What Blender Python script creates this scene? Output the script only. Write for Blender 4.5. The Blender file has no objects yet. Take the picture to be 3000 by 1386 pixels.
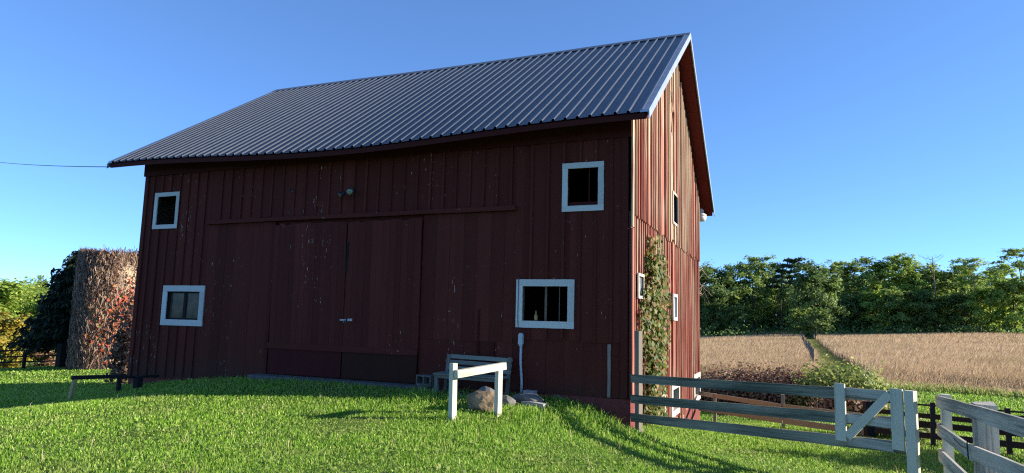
import bpy, math, random
import numpy as np
from mathutils import Vector, Matrix

random.seed(7)
RNG = np.random.default_rng(11)
SC = bpy.context.scene
COL = SC.collection
rad = math.radians

# ------------------------------------------------------------------ helpers
ORIG = {}


def tag(o, label=None, cat=None, group=None, kind=None):
    if label: o['label'] = label
    if cat: o['category'] = cat
    if group: o['group'] = group
    if kind: o['kind'] = kind
    return o


def thing(name, loc, label, cat, group=None):
    o = bpy.data.objects.new(name, None)
    COL.objects.link(o)
    o.location = loc
    o.empty_display_size = .2
    ORIG[o.name] = Vector(loc)
    return tag(o, label, cat, group)


def mesh_obj(name, me, parent=None, loc=None):
    o = bpy.data.objects.new(name, me)
    COL.objects.link(o)
    if parent is not None:
        o.parent = parent
        ORIG[o.name] = ORIG[parent.name].copy()
    else:
        o.location = loc if loc is not None else (0, 0, 0)
        ORIG[o.name] = Vector(o.location)
    return o


def np_mesh(name, V, F, mat, parent=None, smooth=False, loc=None, attrs=None):
    """V (n,3) array; F list of (m,k) index arrays"""
    off = ORIG[parent.name] if parent is not None else (Vector(loc) if loc is not None else Vector((0, 0, 0)))
    V = np.asarray(V, dtype=np.float32) - np.array(off, dtype=np.float32)
    if not isinstance(F, (list, tuple)): F = [F]
    F = [f for f in F if len(f)]
    loops = np.concatenate([f.reshape(-1) for f in F]).astype(np.int32)
    sizes = np.concatenate([np.full(len(f), f.shape[1], dtype=np.int32) for f in F])
    starts = np.concatenate([[0], np.cumsum(sizes)[:-1]]).astype(np.int32)
    me = bpy.data.meshes.new(name)
    me.vertices.add(len(V)); me.vertices.foreach_set('co', V.reshape(-1))
    me.loops.add(len(loops)); me.loops.foreach_set('vertex_index', loops)
    me.polygons.add(len(sizes)); me.polygons.foreach_set('loop_start', starts)
    me.polygons.foreach_set('loop_total', sizes)
    if smooth: me.polygons.foreach_set('use_smooth', np.ones(len(sizes), dtype=bool))
    for k, (typ, arr) in (attrs or {}).items():
        a = me.attributes.new(k, typ, 'POINT')
        a.data.foreach_set('vector' if typ == 'FLOAT_VECTOR' else 'value', np.asarray(arr, dtype=np.float32).reshape(-1))
    me.update(); me.validate()
    me.materials.append(mat)
    return mesh_obj(name, me, parent, loc)


class MB:
    """collects shapes; build() links them as ONE mesh. Attribute 'bl': coordinates along / across each board."""
    def __init__(self):
        self.V, self.F, self.B = [], [], []

    def beam(self, a, b, w, t, up=(0, 0, 1), seg=1, jit=0.0, ends=0.0, taper=1.0):
        a, b, up = Vector(a), Vector(b), Vector(up)
        d = b - a; L = d.length
        if L < 1e-6: return
        d.normalize()
        wv = up - d * up.dot(d)
        if wv.length < 1e-5: wv = d.orthogonal()
        wv.normalize(); tv = d.cross(wv)
        r1, r2 = random.random() * 60, random.random() * 60
        base = len(self.V)
        for i in range(seg + 1):
            s = i / seg
            c = a + d * (L * s)
            k = 1 + (taper - 1) * s
            jw = [random.uniform(-jit, jit) for _ in range(2)]
            jt = random.uniform(-jit, jit) * .5
            for (sw, st, ji) in ((-1, -1, 0), (1, -1, 1), (1, 1, 1), (-1, 1, 0)):
                e = random.uniform(-ends, ends) if i in (0, seg) and ends else 0
                p = c + wv * (sw * w / 2 * k + jw[ji]) + tv * (st * t / 2 * k + jt) + d * e
                self.V.append(p)
                self.B.append((L * s + r1, r2 + sw * w / 2, r2 * .7 + st * t / 2))
        for i in range(seg):
            o = base + i * 4
            for k in range(4):
                k2 = (k + 1) % 4
                self.F.append((o + k, o + k2, o + 4 + k2, o + 4 + k))
        self.F.append((base + 3, base + 2, base + 1, base))
        e = base + seg * 4
        self.F.append((e, e + 1, e + 2, e + 3))

    def box(self, c, s, rot=None):
        c = Vector(c); M = rot or Matrix.Identity(3)
        d = M @ Vector((0, 0, 1))
        self.beam(c - d * s[2] / 2, c + d * s[2] / 2, s[0], s[1], M @ Vector((1, 0, 0)))

    def tube(self, pts, rr, n=8, caps=True):
        pts = [Vector(p) for p in pts]
        if not isinstance(rr, (list, tuple)): rr = [rr] * len(pts)
        r1 = random.random() * 50
        base = len(self.V); acc = 0
        pu = None
        for i, p in enumerate(pts):
            d = (pts[min(i + 1, len(pts) - 1)] - pts[max(i - 1, 0)]).normalized()
            if pu is None: pu = d.orthogonal().normalized()
            pu = (pu - d * pu.dot(d)).normalized()
            v = d.cross(pu)
            if i: acc += (p - pts[i - 1]).length
            for k in range(n):
                a = 2 * math.pi * k / n
                self.V.append(p + (pu * math.cos(a) + v * math.sin(a)) * rr[i])
                self.B.append((acc + r1, a * rr[i], r1))
        for i in range(len(pts) - 1):
            for k in range(n):
                k2 = (k + 1) % n
                o = base + i * n
                self.F.append((o + k, o + k2, o + n + k2, o + n + k))
        if caps:
            self.F.append(tuple(base + k for k in reversed(range(n))))
            o = base + (len(pts) - 1) * n
            self.F.append(tuple(o + k for k in range(n)))

    def lathe(self, c, prof, n=20, axis=(0, 0, 1)):
        c = Vector(c); ax = Vector(axis).normalized()
        self.tube([c + ax * z for r, z in prof], [max(r, 1e-4) for r, z in prof], n)

    def poly(self, vs, f):
        b = len(self.V)
        for v in vs:
            self.V.append(Vector(v)); self.B.append((v[0], v[1], v[2]))
        for q in f: self.F.append(tuple(b + i for i in q))

    def prism(self, pts, ext):
        n = len(pts); e = Vector(ext)
        vs = [Vector(p) for p in pts] + [Vector(p) + e for p in pts]
        f = [tuple(reversed(range(n))), tuple(range(n, 2 * n))]
        f += [(i, (i + 1) % n, n + (i + 1) % n, n + i) for i in range(n)]
        self.poly(vs, f)

    def build(self, name, mat, parent=None, smooth=False, loc=None):
        off = ORIG[parent.name] if parent is not None else (Vector(loc) if loc is not None else Vector((0, 0, 0)))
        me = bpy.data.meshes.new(name)
        me.from_pydata([tuple(v - off) for v in self.V], [], self.F)
        a = me.attributes.new('bl', 'FLOAT_VECTOR', 'POINT')
        a.data.foreach_set('vector', np.asarray([tuple(b) for b in self.B], dtype=np.float32).reshape(-1))
        if smooth:
            me.polygons.foreach_set('use_smooth', np.ones(len(me.polygons), dtype=bool))
        me.update()
        me.materials.append(mat)
        return mesh_obj(name, me, parent, loc)


# ------------------------------------------------------------------ materials
class NT:
    def __init__(self, name):
        self.m = bpy.data.materials.new(name); self.m.use_nodes = True
        self.t = self.m.node_tree; self.n = self.t.nodes
        self.p = self.n['Principled BSDF']; self.out = self.n['Material Output']

    def new(self, typ, **kw):
        n = self.n.new(typ)
        for k, v in kw.items(): setattr(n, k, v)
        return n

    def link(self, a, b): self.t.links.new(a, b)

    def val(self, sock, v):
        if hasattr(v, 'is_output') or isinstance(v, bpy.types.NodeSocket): self.link(v, sock)
        else: sock.default_value = v

    def coord(self, kind='bl', scale=(1, 1, 1)):
        if kind == 'bl':
            a = self.new('ShaderNodeAttribute', attribute_name='bl'); o = a.outputs['Vector']
        elif kind == 'pos':
            o = self.new('ShaderNodeNewGeometry').outputs['Position']
        else:
            o = self.new('ShaderNodeTexCoord').outputs['Object']
        m = self.new('ShaderNodeMapping'); m.inputs['Scale'].default_value = scale
        self.link(o, m.inputs['Vector'])
        return m.outputs['Vector']

    def noise(self, vec, scale=1, detail=4, rough=.6):
        n = self.new('ShaderNodeTexNoise')
        n.inputs['Scale'].default_value = scale; n.inputs['Detail'].default_value = detail
        n.inputs['Roughness'].default_value = rough
        self.link(vec, n.inputs['Vector'])
        return n.outputs['Fac']

    def ramp(self, v, lo, hi, a=0., b=1.):
        r = self.new('ShaderNodeMapRange'); r.clamp = True
        self.val(r.inputs['Value'], v)
        r.inputs['From Min'].default_value = lo; r.inputs['From Max'].default_value = hi
        self.val(r.inputs['To Min'], a); self.val(r.inputs['To Max'], b)
        return r.outputs['Result']

    def math(self, op, a, b=0.):
        m = self.new('ShaderNodeMath', operation=op); m.use_clamp = False
        self.val(m.inputs[0], a); self.val(m.inputs[1], b)
        return m.outputs[0]

    def mix(self, f, a, b, blend='MIX'):
        m = self.new('ShaderNodeMix', data_type='RGBA', blend_type=blend)
        self.val(m.inputs[0], f)
        for s, v in ((m.inputs[6], a), (m.inputs[7], b)):
            if isinstance(v, (tuple, list)): s.default_value = (*v[:3], 1)
            else: self.link(v, s)
        return m.outputs[2]

    def island(self):
        return self.new('ShaderNodeNewGeometry').outputs['Random Per Island']

    def objrand(self):
        return self.new('ShaderNodeObjectInfo').outputs['Random']

    def cramp(self, v, stops):
        r = self.new('ShaderNodeValToRGB'); self.link(v, r.inputs['Fac'])
        e = r.color_ramp.elements
        while len(e) < len(stops): e.new(.5)
        for i, (p, c) in enumerate(stops):
            e[i].position = p; e[i].color = (*c, 1)
        return r.outputs['Color']

    def bump(self, h, strength=.3, dist=.01):
        b = self.new('ShaderNodeBump'); b.inputs['Strength'].default_value = strength
        b.inputs['Distance'].default_value = dist
        self.link(h, b.inputs['Height']); self.link(b.outputs['Normal'], self.p.inputs['Normal'])

    def fin(self, col, rough=.8, spec=.3, metal=0.):
        self.val(self.p.inputs['Base Color'], (*col[:3], 1) if isinstance(col, (tuple, list)) else col)
        self.val(self.p.inputs['Roughness'], rough)
        self.p.inputs['Specular IOR Level'].default_value = spec
        self.p.inputs['Metallic'].default_value = metal
        return self.m


def painted_wood(name, paint, paint2, bare, bare2, lo, hi, bare_z=None, flecks=None, bump=.35, rough=.8, stain=None):
    """paint worn off along the grain of each board; bare_z adds wear with height (weathered peak)"""
    k = NT(name)
    g = k.noise(k.coord('bl', (1.2, 45, 45)), 1, 5, .65)
    pch = k.noise(k.coord('bl', (.7, 5, 5)), 1, 3, .55)
    big = k.noise(k.coord('pos', (.6, .6, .35)), 1, 3)
    r = k.island()
    s = k.math('ADD', k.math('MULTIPLY', g, .5), k.math('MULTIPLY', pch, .5))
    s = k.math('ADD', s, k.math('MULTIPLY', k.math('SUBTRACT', r, .5), .16))
    s = k.math('ADD', s, k.math('MULTIPLY', k.math('SUBTRACT', big, .5), .3))
    if bare_z:
        sx = k.new('ShaderNodeSeparateXYZ'); k.link(k.new('ShaderNodeNewGeometry').outputs['Position'], sx.inputs[0])
        s = k.math('ADD', s, k.ramp(sx.outputs['Z'], bare_z[0], bare_z[1], 0., bare_z[2]))
    w = k.ramp(s, lo, hi)
    pc = k.mix(k.ramp(pch, .3, .7), paint, paint2)
    pc = k.mix(k.math('MULTIPLY', r, .8), pc, tuple(c * .5 for c in paint))
    bc = k.mix(k.ramp(g, .3, .7), bare, bare2)
    c = k.mix(w, pc, bc)
    if flecks:
        f = k.noise(k.coord('bl', (6, 30, 30)), 1, 3, .7)
        f2 = k.noise(k.coord('pos', (.8, .8, .5)), 1, 2)
        fm = k.ramp(k.math('ADD', f, k.math('MULTIPLY', f2, .35)), flecks[0], flecks[0] + .03)
        c = k.mix(fm, c, flecks[1])
    if stain:
        sx = k.new('ShaderNodeSeparateXYZ'); k.link(k.new('ShaderNodeNewGeometry').outputs['Position'], sx.inputs[0])
        h = k.math('ADD', sx.outputs['Z'], k.math('MULTIPLY', k.noise(k.coord('pos', (3, 3, .6)), 1, 4), -.9))
        c = k.mix(k.ramp(h, stain[0], stain[1], stain[3], 0.), c, stain[2])
    k.bump(k.math('ADD', g, k.math('MULTIPLY', w, -.3)), bump, .006)
    return k.fin(c, rough, .12)


def plain(name, col, rough=.6, spec=.4, metal=0., var=.25, scale=6):
    k = NT(name)
    n = k.noise(k.coord('pos', (1, 1, 1)), scale, 4)
    c = k.mix(k.ramp(n, .3, .7), tuple(v * (1 - var) for v in col), tuple(min(1, v * (1 + var)) for v in col))
    k.bump(n, .15, .01)
    return k.fin(c, rough, spec, metal)


def leafy(name, stops, trans=.4, objvar=.0, rough=.55, patch=None):
    k = NT(name)
    r = k.island()
    if objvar:
        r = k.math('FRACT', k.math('ADD', k.math('MULTIPLY', r, 1 - objvar), k.math('MULTIPLY', k.objrand(), objvar)))
    c = k.cramp(r, stops)
    if patch:
        n = k.noise(k.coord('pos', (patch[0],) * 3), 1, 4, .6)
        c = k.mix(k.ramp(n, patch[2], patch[3], 0., patch[4]), c, patch[1])
    k.fin(c, rough, .25)
    tr = k.new('ShaderNodeBsdfTranslucent'); k.link(c, tr.inputs['Color'])
    ms = k.new('ShaderNodeMixShader'); ms.inputs[0].default_value = trans
    k.link(k.p.outputs[0], ms.inputs[1]); k.link(tr.outputs[0], ms.inputs[2])
    k.link(ms.outputs[0], k.out.inputs['Surface'])
    return k.m


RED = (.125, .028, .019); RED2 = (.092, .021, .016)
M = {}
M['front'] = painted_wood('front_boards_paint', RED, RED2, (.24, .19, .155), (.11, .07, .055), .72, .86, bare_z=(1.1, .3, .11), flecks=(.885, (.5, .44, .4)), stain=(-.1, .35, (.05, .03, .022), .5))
M['door'] = painted_wood('door_paint', (.13, .029, .020), (.098, .022, .017), (.15, .09, .08), (.09, .05, .045), .78, .95, flecks=(.89, (.45, .4, .37)))
M['kick'] = painted_wood('door_panel_paint', (.09, .016, .016), (.07, .013, .013), (.12, .07, .06), (.08, .05, .045), .8, .95)
M['kick_green'] = painted_wood('door_panel_mossy', (.060, .020, .013), (.045, .018, .012), (.06, .045, .03), (.04, .035, .022), .8, .98)
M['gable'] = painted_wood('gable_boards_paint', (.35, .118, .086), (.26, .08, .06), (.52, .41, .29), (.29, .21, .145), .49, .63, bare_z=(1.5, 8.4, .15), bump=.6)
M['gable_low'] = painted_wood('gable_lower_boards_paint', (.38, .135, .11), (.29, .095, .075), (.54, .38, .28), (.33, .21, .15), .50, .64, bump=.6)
M['batten_bare'] = painted_wood('bare_batten_wood', (.30, .26, .22), (.22, .18, .15), (.42, .36, .30), (.2, .16, .13), .45, .6)
M['soffit'] = painted_wood('soffit_paint', (.11, .017, .015), (.085, .013, .012), (.3, .22, .16), (.18, .12, .09), .72, .85)
M['fascia'] = painted_wood('fascia_paint', (.08, .017, .013), (.062, .0125, .011), (.12, .07, .06), (.09, .05, .045), .8, .95)
M['trim'] = painted_wood('window_trim_paint', (.76, .76, .72), (.66, .67, .64), (.30, .28, .25), (.20, .18, .16), .70, .82)
M['trim_old'] = painted_wood('old_window_trim', (.66, .60, .52), (.55, .48, .40), (.36, .27, .2), (.22, .15, .11), .55, .7)
M['white'] = painted_wood('white_rail_paint', (.74, .70, .56), (.60, .58, .45), (.34, .33, .26), (.20, .20, .14), .58, .74)
M['white_worn'] = painted_wood('worn_white_paint', (.68, .63, .52), (.52, .49, .40), (.33, .31, .26), (.17, .16, .13), .48, .63)
M['grayrail'] = painted_wood('mossy_grey_rail', (.36, .345, .265), (.22, .22, .165), (.10, .11, .085), (.055, .06, .045), .46, .66)
M['graywood'] = painted_wood('weathered_grey_wood', (.26, .23, .19), (.19, .165, .13), (.34, .30, .24), (.13, .11, .09), .45, .62)
M['farrail'] = painted_wood('old_far_rail', (.33, .30, .25), (.26, .235, .19), (.36, .32, .26), (.14, .11, .09), .5, .66)
M['darkrail'] = painted_wood('dark_brown_rail', (.055, .038, .034), (.04, .028, .026), (.10, .075, .062), (.05, .04, .035), .6, .8)
M['blackwood'] = painted_wood('black_wood', (.03, .028, .028), (.022, .02, .02), (.07, .062, .055), (.04, .036, .033), .62, .8)  # dark wood; on the low rail this black stands for the barn's shade
M['sunlit_wood'] = painted_wood('sunlit_leg_wood', (.55, .42, .2), (.48, .36, .17), (.38, .28, .15), (.3, .22, .12), .6, .8)  # yellow that stands for sunlight on the low rail's end leg
M['bench'] = painted_wood('bench_slats', (.26, .27, .23), (.19, .205, .175), (.12, .11, .095), (.08, .07, .06), .5, .68)
M['found'] = None
M['glass'] = None

k = NT('red_concrete')
n1 = k.noise(k.coord('pos', (1, 1, 1)), 2.2, 6, .65); n2 = k.noise(k.coord('pos', (1, 1, 1)), 14, 5)
c = k.mix(k.ramp(n1, .58, .68), (.17, .045, .038), (.26, .23, .2))
c = k.mix(k.ramp(n2, .35, .7), c, (.12, .032, .028)); k.bump(n2, .6, .02)
M['found'] = k.fin(c, .9, .2)
k = NT('bare_concrete')
n1 = k.noise(k.coord('pos', (1, 1, 1)), 5, 6, .65)
k.bump(n1, .4, .02); M['concrete'] = k.fin(k.mix(k.ramp(n1, .3, .7), (.24, .235, .22), (.36, .35, .33)), .9, .2)

M['slab'] = plain('dark_slab', (.11, .105, .095), .9, .2, 0, .4, 5)  # darker plain concrete for the threshold and the cinder blocks
k = NT('window_glass')
nz = k.noise(k.coord('pos', (1, 1, 1)), 5, 4)
M['glass'] = k.fin(k.mix(k.ramp(nz, .35, .65), (.03, .027, .022), (.09, .075, .055)), .1, .12)
k = NT('clear_glass')
tb_ = k.new('ShaderNodeBsdfTransparent'); tb_.inputs['Color'].default_value = (.80, .83, .81, 1)
k.link(tb_.outputs[0], k.out.inputs['Surface']); M['clear'] = k.m
k = NT('dusty_glass')
nz = k.noise(k.coord('pos', (1, 1, 1)), 12, 5)
M['dusty'] = k.fin(k.mix(k.ramp(nz, .35, .7), (.10, .13, .14), (.30, .34, .34)), .25, .5)

k = NT('roof_metal')
nz = k.noise(k.coord('pos', (.7, .7, .7)), 1, 3); nf = k.noise(k.coord('pos', (8, 8, 8)), 1, 3)
k.bump(nz, .06, .05)
M['roof'] = k.fin(k.mix(k.ramp(nf, .35, .7), (.092, .101, .118), (.11, .12, .138)), k.ramp(nz, .3, .7, .36, .44), .4, .0)
M['galv'] = plain('galvanised_trim', (.30, .34, .40), .38, .6, .5, .15, 5)
M['darkmetal'] = plain('dark_painted_metal', (.02, .022, .026), .45, .5)
M['whitepl'] = plain('white_plastic', (.66, .64, .6), .4, .5, 0, .08)
M['pvc'] = plain('grey_conduit', (.42, .47, .52), .45, .5, 0, .1)
M['lens'] = plain('lamp_glass', (.20, .24, .17), .15, .6, 0, .12)
M['steel'] = plain('latch_steel', (.22, .23, .25), .35, .5, .8, .1)
M['black'] = plain('interior_shade_black', (.02, .017, .015), .9, .1)  # black that stands for the shade seen through gaps
M['hay'] = plain('interior_boards', (.16, .12, .09), .9, .1)
M['rock'] = plain('tan_rock', (.22, .16, .10), .9, .2, 0, .35, 4)
M['rock_grey'] = plain('grey_rock', (.15, .145, .13), .9, .2, 0, .35, 5)
M['bottle'] = plain('brown_glass', (.35, .2, .06), .15, .6, 0, .2)
M['bark'] = plain('tree_bark', (.085, .065, .05), .95, .1, 0, .4, 3)
M['bark_pale'] = plain('pale_bark', (.20, .16, .12), .95, .1, 0, .3, 3)
M['twig'] = leafy('dry_twigs', [(0., (.10, .06, .045)), (.5, (.25, .16, .11)), (1., (.44, .31, .21))], .05)
M['wire'] = plain('cable_black', (.03, .03, .032), .5, .3)
k = NT('silo_staves')
br = k.new('ShaderNodeTexBrick'); k.link(k.coord('bl', (1, 1, 1)), br.inputs['Vector'])
br.inputs['Scale'].default_value = 1.; br.inputs['Brick Width'].default_value = .75; br.inputs['Row Height'].default_value = .27
br.inputs['Mortar Size'].default_value = .012
br.inputs['Color1'].default_value = (.58, .46, .31, 1); br.inputs['Color2'].default_value = (.48, .37, .25, 1); br.inputs['Mortar'].default_value = (.17, .13, .09, 1)
nz = k.noise(k.coord('pos', (1, 1, .4)), 1.5, 5)
M['silo'] = k.fin(k.mix(k.ramp(nz, .4, .7, 0, .6), br.outputs['Color'], (.25, .18, .12)), .9, .2)

G = [(0., (.030, .052, .014)), (.35, (.05, .085, .019)), (.7, (.085, .12, .025)), (1., (.14, .17, .04))]
M['leaf_dark'] = leafy('leaf_dark_green', [(0., (0.079, 0.144, 0.041)), (.5, (0.141, 0.227, 0.062)), (.85, (0.220, 0.304, 0.084)), (1., (0.314, 0.371, 0.111))], .5)
M['leaf_mid'] = leafy('leaf_mid_green', [(0., (0.125, 0.202, 0.044)), (.5, (0.234, 0.336, 0.074)), (1., (0.391, 0.470, 0.130))], .52)
M['leaf_yel'] = leafy('leaf_yellow_green', [(0., (0.159, 0.252, 0.044)), (.5, (0.292, 0.421, 0.077)), (.9, (0.451, 0.574, 0.122)), (1., (0.610, 0.574, 0.110))], .52)
M['leaf_gold'] = leafy('leaf_gold', [(0., (0.143, 0.169, 0.031)), (.5, (0.315, 0.293, 0.051)), (1., (0.602, 0.416, 0.068))], .45)
M['needle'] = leafy('spruce_needles', [(0., (.010, .020, .012)), (.6, (.018, .034, .017)), (1., (.032, .05, .022))], .1)
M['pine'] = leafy('pine_needles', [(0., (.04, .07, .035)), (1., (.09, .13, .06))], .25)
M['bush'] = leafy('bush_leaves', [(0., (.12, .18, .04)), (.5, (.24, .31, .07)), (.85, (.38, .42, .11)), (1., (.52, .48, .2))], .45)
M['brownbush'] = leafy('dead_weed', [(0., (0.125, 0.065, 0.043)), (.5, (0.250, 0.138, 0.088)), (.9, (0.413, 0.263, 0.163)), (1., (0.250, 0.250, 0.075))], .3)
M['vine'] = leafy('creeper_leaves', [(0., (.05, .085, .02)), (.55, (.13, .17, .035)), (.76, (.24, .24, .06)), (.86, (.22, .09, .035)), (1., (.36, .27, .13))], .4)
M['redleaf'] = leafy('red_creeper_leaves', [(0., (.36, .05, .035)), (.5, (.50, .12, .06)), (.85, (.45, .22, .09)), (1., (.22, .22, .05))], .3)
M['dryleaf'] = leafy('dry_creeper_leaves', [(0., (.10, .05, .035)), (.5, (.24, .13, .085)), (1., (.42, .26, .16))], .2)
M['grass'] = leafy('lawn_blades', [(0., (0.096, 0.215, 0.017)), (.45, (0.204, 0.377, 0.036)), (.8, (0.311, 0.504, 0.063)), (.93, (0.451, 0.580, 0.126)), (1., (0.666, 0.693, 0.251))], .45,
                   patch=(.8, (.34, .31, .13), .50, .74, .5))
M['trackgrass'] = leafy('track_blades', [(0., (.16, .2, .04)), (.6, (.32, .34, .09)), (1., (.5, .45, .2))], .4)
M['drygrass'] = leafy('dry_meadow_blades', [(0., (.30, .20, .105)), (.4, (.50, .355, .20)), (.8, (.64, .48, .29)), (1., (.74, .60, .40))], .35,
                      patch=(.09, (.25, .20, .085), .52, .72, .55))


# ------------------------------------------------------------------ terrain
CP = [(2.57, -11.57, .10), (-3, -8, .14), (6, -9, .0), (-.5, -5.5, .16), (2.6, -6, .03), (4.3, -5.5, -.06), (4.2, -2.4, -.22), (3.0, -2.3, -.17), (2.0, -4, -.02),
      (-2.05, -2.55, .21), (-1.7, -1.77, .22), (-3.8, -2.9, .19), (-6, -3, .22), (-4, -1.1, .29), (-6, -1.1, .32), (-2.6, -1.0, .28), (-8, -1.2, .26), (-1.2, -1.0, .2), (-7.8, -5.3, .12), (-9.5, -4.4, -.02), (-10.6, -2.44, -.10), (-11.2, -3.6, -.30), (-12.6, -2.6, -.48), (-8.6, -5.2, .06), (-8, -8, .05), (-9.4, -1.6, .12), (-12, -7, -.2),
      (-12.2, 0, -.12), (-10, 0, .13), (-7.8, 0, .32), (-6, 0, .36), (-4.2, 0, .36), (-2, 0, .35), (-1.3, 0, .34), (-.93, 0, .30), (-.56, 0, .2), (-.28, 0, .06), (0, 0, -.10), (.6, -.6, -.14), (.2, -1.6, .02),
      (.2, 1.0, -.22), (.2, 5, -.72), (.3, 9.8, -1.24), (2.4, 6.4, -.78), (5, 3.2, -.46), (2.6, 1.5, -.35), (7, 3, -.5), (8, -3, -.35), (12, 3, -.5),
      (.5, 14, -1.3), (4, 15, -1.02), (9, 21, -.85), (6.6, 23, -.9), (15, 15, -.65), (11, 9, -.6),
      (4.6, 38, -.72), (4.8, 50, -.85), (5.6, 100, -.45), (5.8, 120, -.4), (-13, 115, -1.5), (-10, 60, -1.4), (-8, 30, -1.5), (33, 104, .55), (20, 55, -.45), (14, 35, -.75), (30, 40, -.5), (8, 150, .2), (40, 150, .7), (-20, 160, -1.5), (70, 120, 1.0),
      (-16.4, -3.2, -.52), (-16.4, -.4, -.72), (-19.8, 1.6, -.98), (-25, 4.7, -1.32), (-27.6, 6.1, -1.38), (-28, 10.5, -1.08), (-31.9, 8.7, -1.32), (-36, 11.2, -1.62), (-45, 16, -2.6), (-12.4, 9.8, -1.0), (-18, 9, -1.1), (-70, 30, -3.6), (-110, 60, -4.), (-20, -10, -.9), (-40, -8, -1.8), (-60, 90, -3.2),
      (-6, 20, -1.4), (-20, 30, -1.5),
      (900, 0, 0), (-900, 0, -6), (0, 900, 0), (0, -900, 0), (640, 640, 2), (-640, 640, -6), (640, -640, 0), (-640, -640, -3), (0, -60, 0), (60, -20, -.4)]
CP = np.array(CP, float)


def _tps(r):
    return np.where(r > 1e-9, r * r * np.log(np.maximum(r, 1e-9)), 0)


_n = len(CP)
_K = _tps(np.linalg.norm(CP[:, None, :2] - CP[None, :, :2], axis=2) / 10) + np.eye(_n) * .0015
_P = np.c_[np.ones(_n), CP[:, :2] / 10]
_A = np.block([[_K, _P], [_P.T, np.zeros((3, 3))]])
_W = np.linalg.solve(_A, np.r_[CP[:, 2], 0, 0, 0])


def gz(x, y):
    x = np.atleast_1d(np.asarray(x, float)); y = np.atleast_1d(np.asarray(y, float))
    out = np.empty(len(x))
    for i in range(0, len(x), 40000):
        q = np.c_[x[i:i + 40000], y[i:i + 40000]]
        r = np.linalg.norm(q[:, None, :] - CP[None, :, :2], axis=2) / 10
        out[i:i + 40000] = _tps(r) @ _W[:_n] + _W[_n] + q @ _W[_n + 1:] / 10
    return out


def g1(x, y): return float(gz(x, y)[0])


def in_path(x, y):
    c = 5.25 + (y - 38) * .0065
    return (y > 20) & (np.abs(x - c) < .9 + np.maximum(0, 40 - y) * .02)


EDGE = [(-30, 26), (-6, 24), (2, 21.5), (6.5, 22.2), (9.2, 21.8), (14, 17.5), (30, 8), (80, -20)]
_ex, _ey = zip(*EDGE)


def in_field(x, y):
    return (y > np.interp(x, _ex, _ey)) & ~in_path(x, y) & (x > -45) & (y < 150)


def lines(a, b, fine, far, g=1.16):
    v = list(np.arange(a, b + 1e-6, fine)); s = fine
    lo, hi = [], []; p = a; s = fine
    while p > -far:
        s *= g; p -= s; lo.append(p)
    p = b; s = fine
    while p < far:
        s *= g; p += s; hi.append(p)
    return np.array(lo[::-1] + v + hi)


gx = lines(-22, 16, .35, 900); gy = lines(-13, 26, .35, 900)
XX, YY = np.meshgrid(gx, gy)
ZZ = gz(XX.ravel(), YY.ravel())
ZZ = ZZ + .018 * np.sin(XX.ravel() * 1.7 + 1) * np.sin(YY.ravel() * 1.3) * (np.abs(XX.ravel()) < 60)
nx, ny = len(gx), len(gy)
ii = np.arange(nx * ny).reshape(ny, nx)
FQ = np.stack([ii[:-1, :-1], ii[:-1, 1:], ii[1:, 1:], ii[1:, :-1]], -1).reshape(-1, 4)
fieldv = in_field(XX.ravel(), YY.ravel()).astype(float)
k = NT('ground_soil_turf')
a = k.new('ShaderNodeAttribute', attribute_name='field')
n1 = k.noise(k.coord('pos', (1, 1, 1)), .55, 5, .6); n2 = k.noise(k.coord('pos', (1, 1, 1)), 9, 5, .7)
turf = k.mix(k.ramp(n2, .3, .7), (.045, .085, .014), (.10, .15, .028))
turf = k.mix(k.ramp(n1, .55, .78, 0., .5), turf, (.13, .11, .05))
dry = k.mix(k.ramp(n2, .3, .7), (.20, .14, .075), (.34, .25, .14))
k.bump(n2, .5, .05)
M['ground'] = k.fin(k.mix(a.outputs['Fac'], turf, dry), .95, .1)
gr = np_mesh('ground', np.c_[XX.ravel(), YY.ravel(), ZZ], FQ, M['ground'], smooth=True, attrs={'field': ('FLOAT', fieldv)})
tag(gr, 'gently rolling turf ground of the farmyard and meadow', 'ground', kind='structure')

CAM = np.array([2.569987, -11.566116, 1.740327])


# ------------------------------------------------------------------ blades (grass)
def blades(x, y, h, w, lean, rng, wind=(0., 0.), z=None):
    n = len(x)
    z = gz(x, y) if z is None else z
    az = rng.uniform(0, 2 * np.pi, n)
    dx, dy = np.cos(az), np.sin(az)
    l = h * lean * rng.uniform(.2, 1.2, n)
    la = rng.uniform(0, 2 * np.pi, n)
    lx, ly = np.cos(la) * l + wind[0] * h, np.sin(la) * l + wind[1] * h
    V = np.empty((n, 5, 3), np.float32)
    V[:, 0] = np.c_[x - dx * w / 2, y - dy * w / 2, z - .02]
    V[:, 1] = np.c_[x + dx * w / 2, y + dy * w / 2, z - .02]
    V[:, 2] = np.c_[x + dx * w * .4 + lx * .35, y + dy * w * .4 + ly * .35, z + h * .6]
    V[:, 3] = np.c_[x - dx * w * .4 + lx * .35, y - dy * w * .4 + ly * .35, z + h * .6]
    V[:, 4] = np.c_[x + lx, y + ly, z + h * np.sqrt(np.maximum(.2, 1 - (lean * .8) ** 2))]
    i = np.arange(n)[:, None] * 5
    return V.reshape(-1, 3), i + np.array([[0, 1, 2, 3]]), i + np.array([[3, 2, 4]])


def sector(n, d0, d1, a0, a1, rng):
    """points whose density falls as 1/d^2, over bearings a0..a1 (degrees left of +Y)"""
    d = d0 * (d1 / d0) ** rng.random(n)
    a = np.radians(rng.uniform(a0, a1, n))
    return CAM[0] - np.sin(a) * d, CAM[1] + np.cos(a) * d, d


def barn_in(x, y, m=.0):
    return (x > -12.25 - m) & (x < .1 + m) & (y > -.06 - m) & (y < 9.95 + m)


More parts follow.
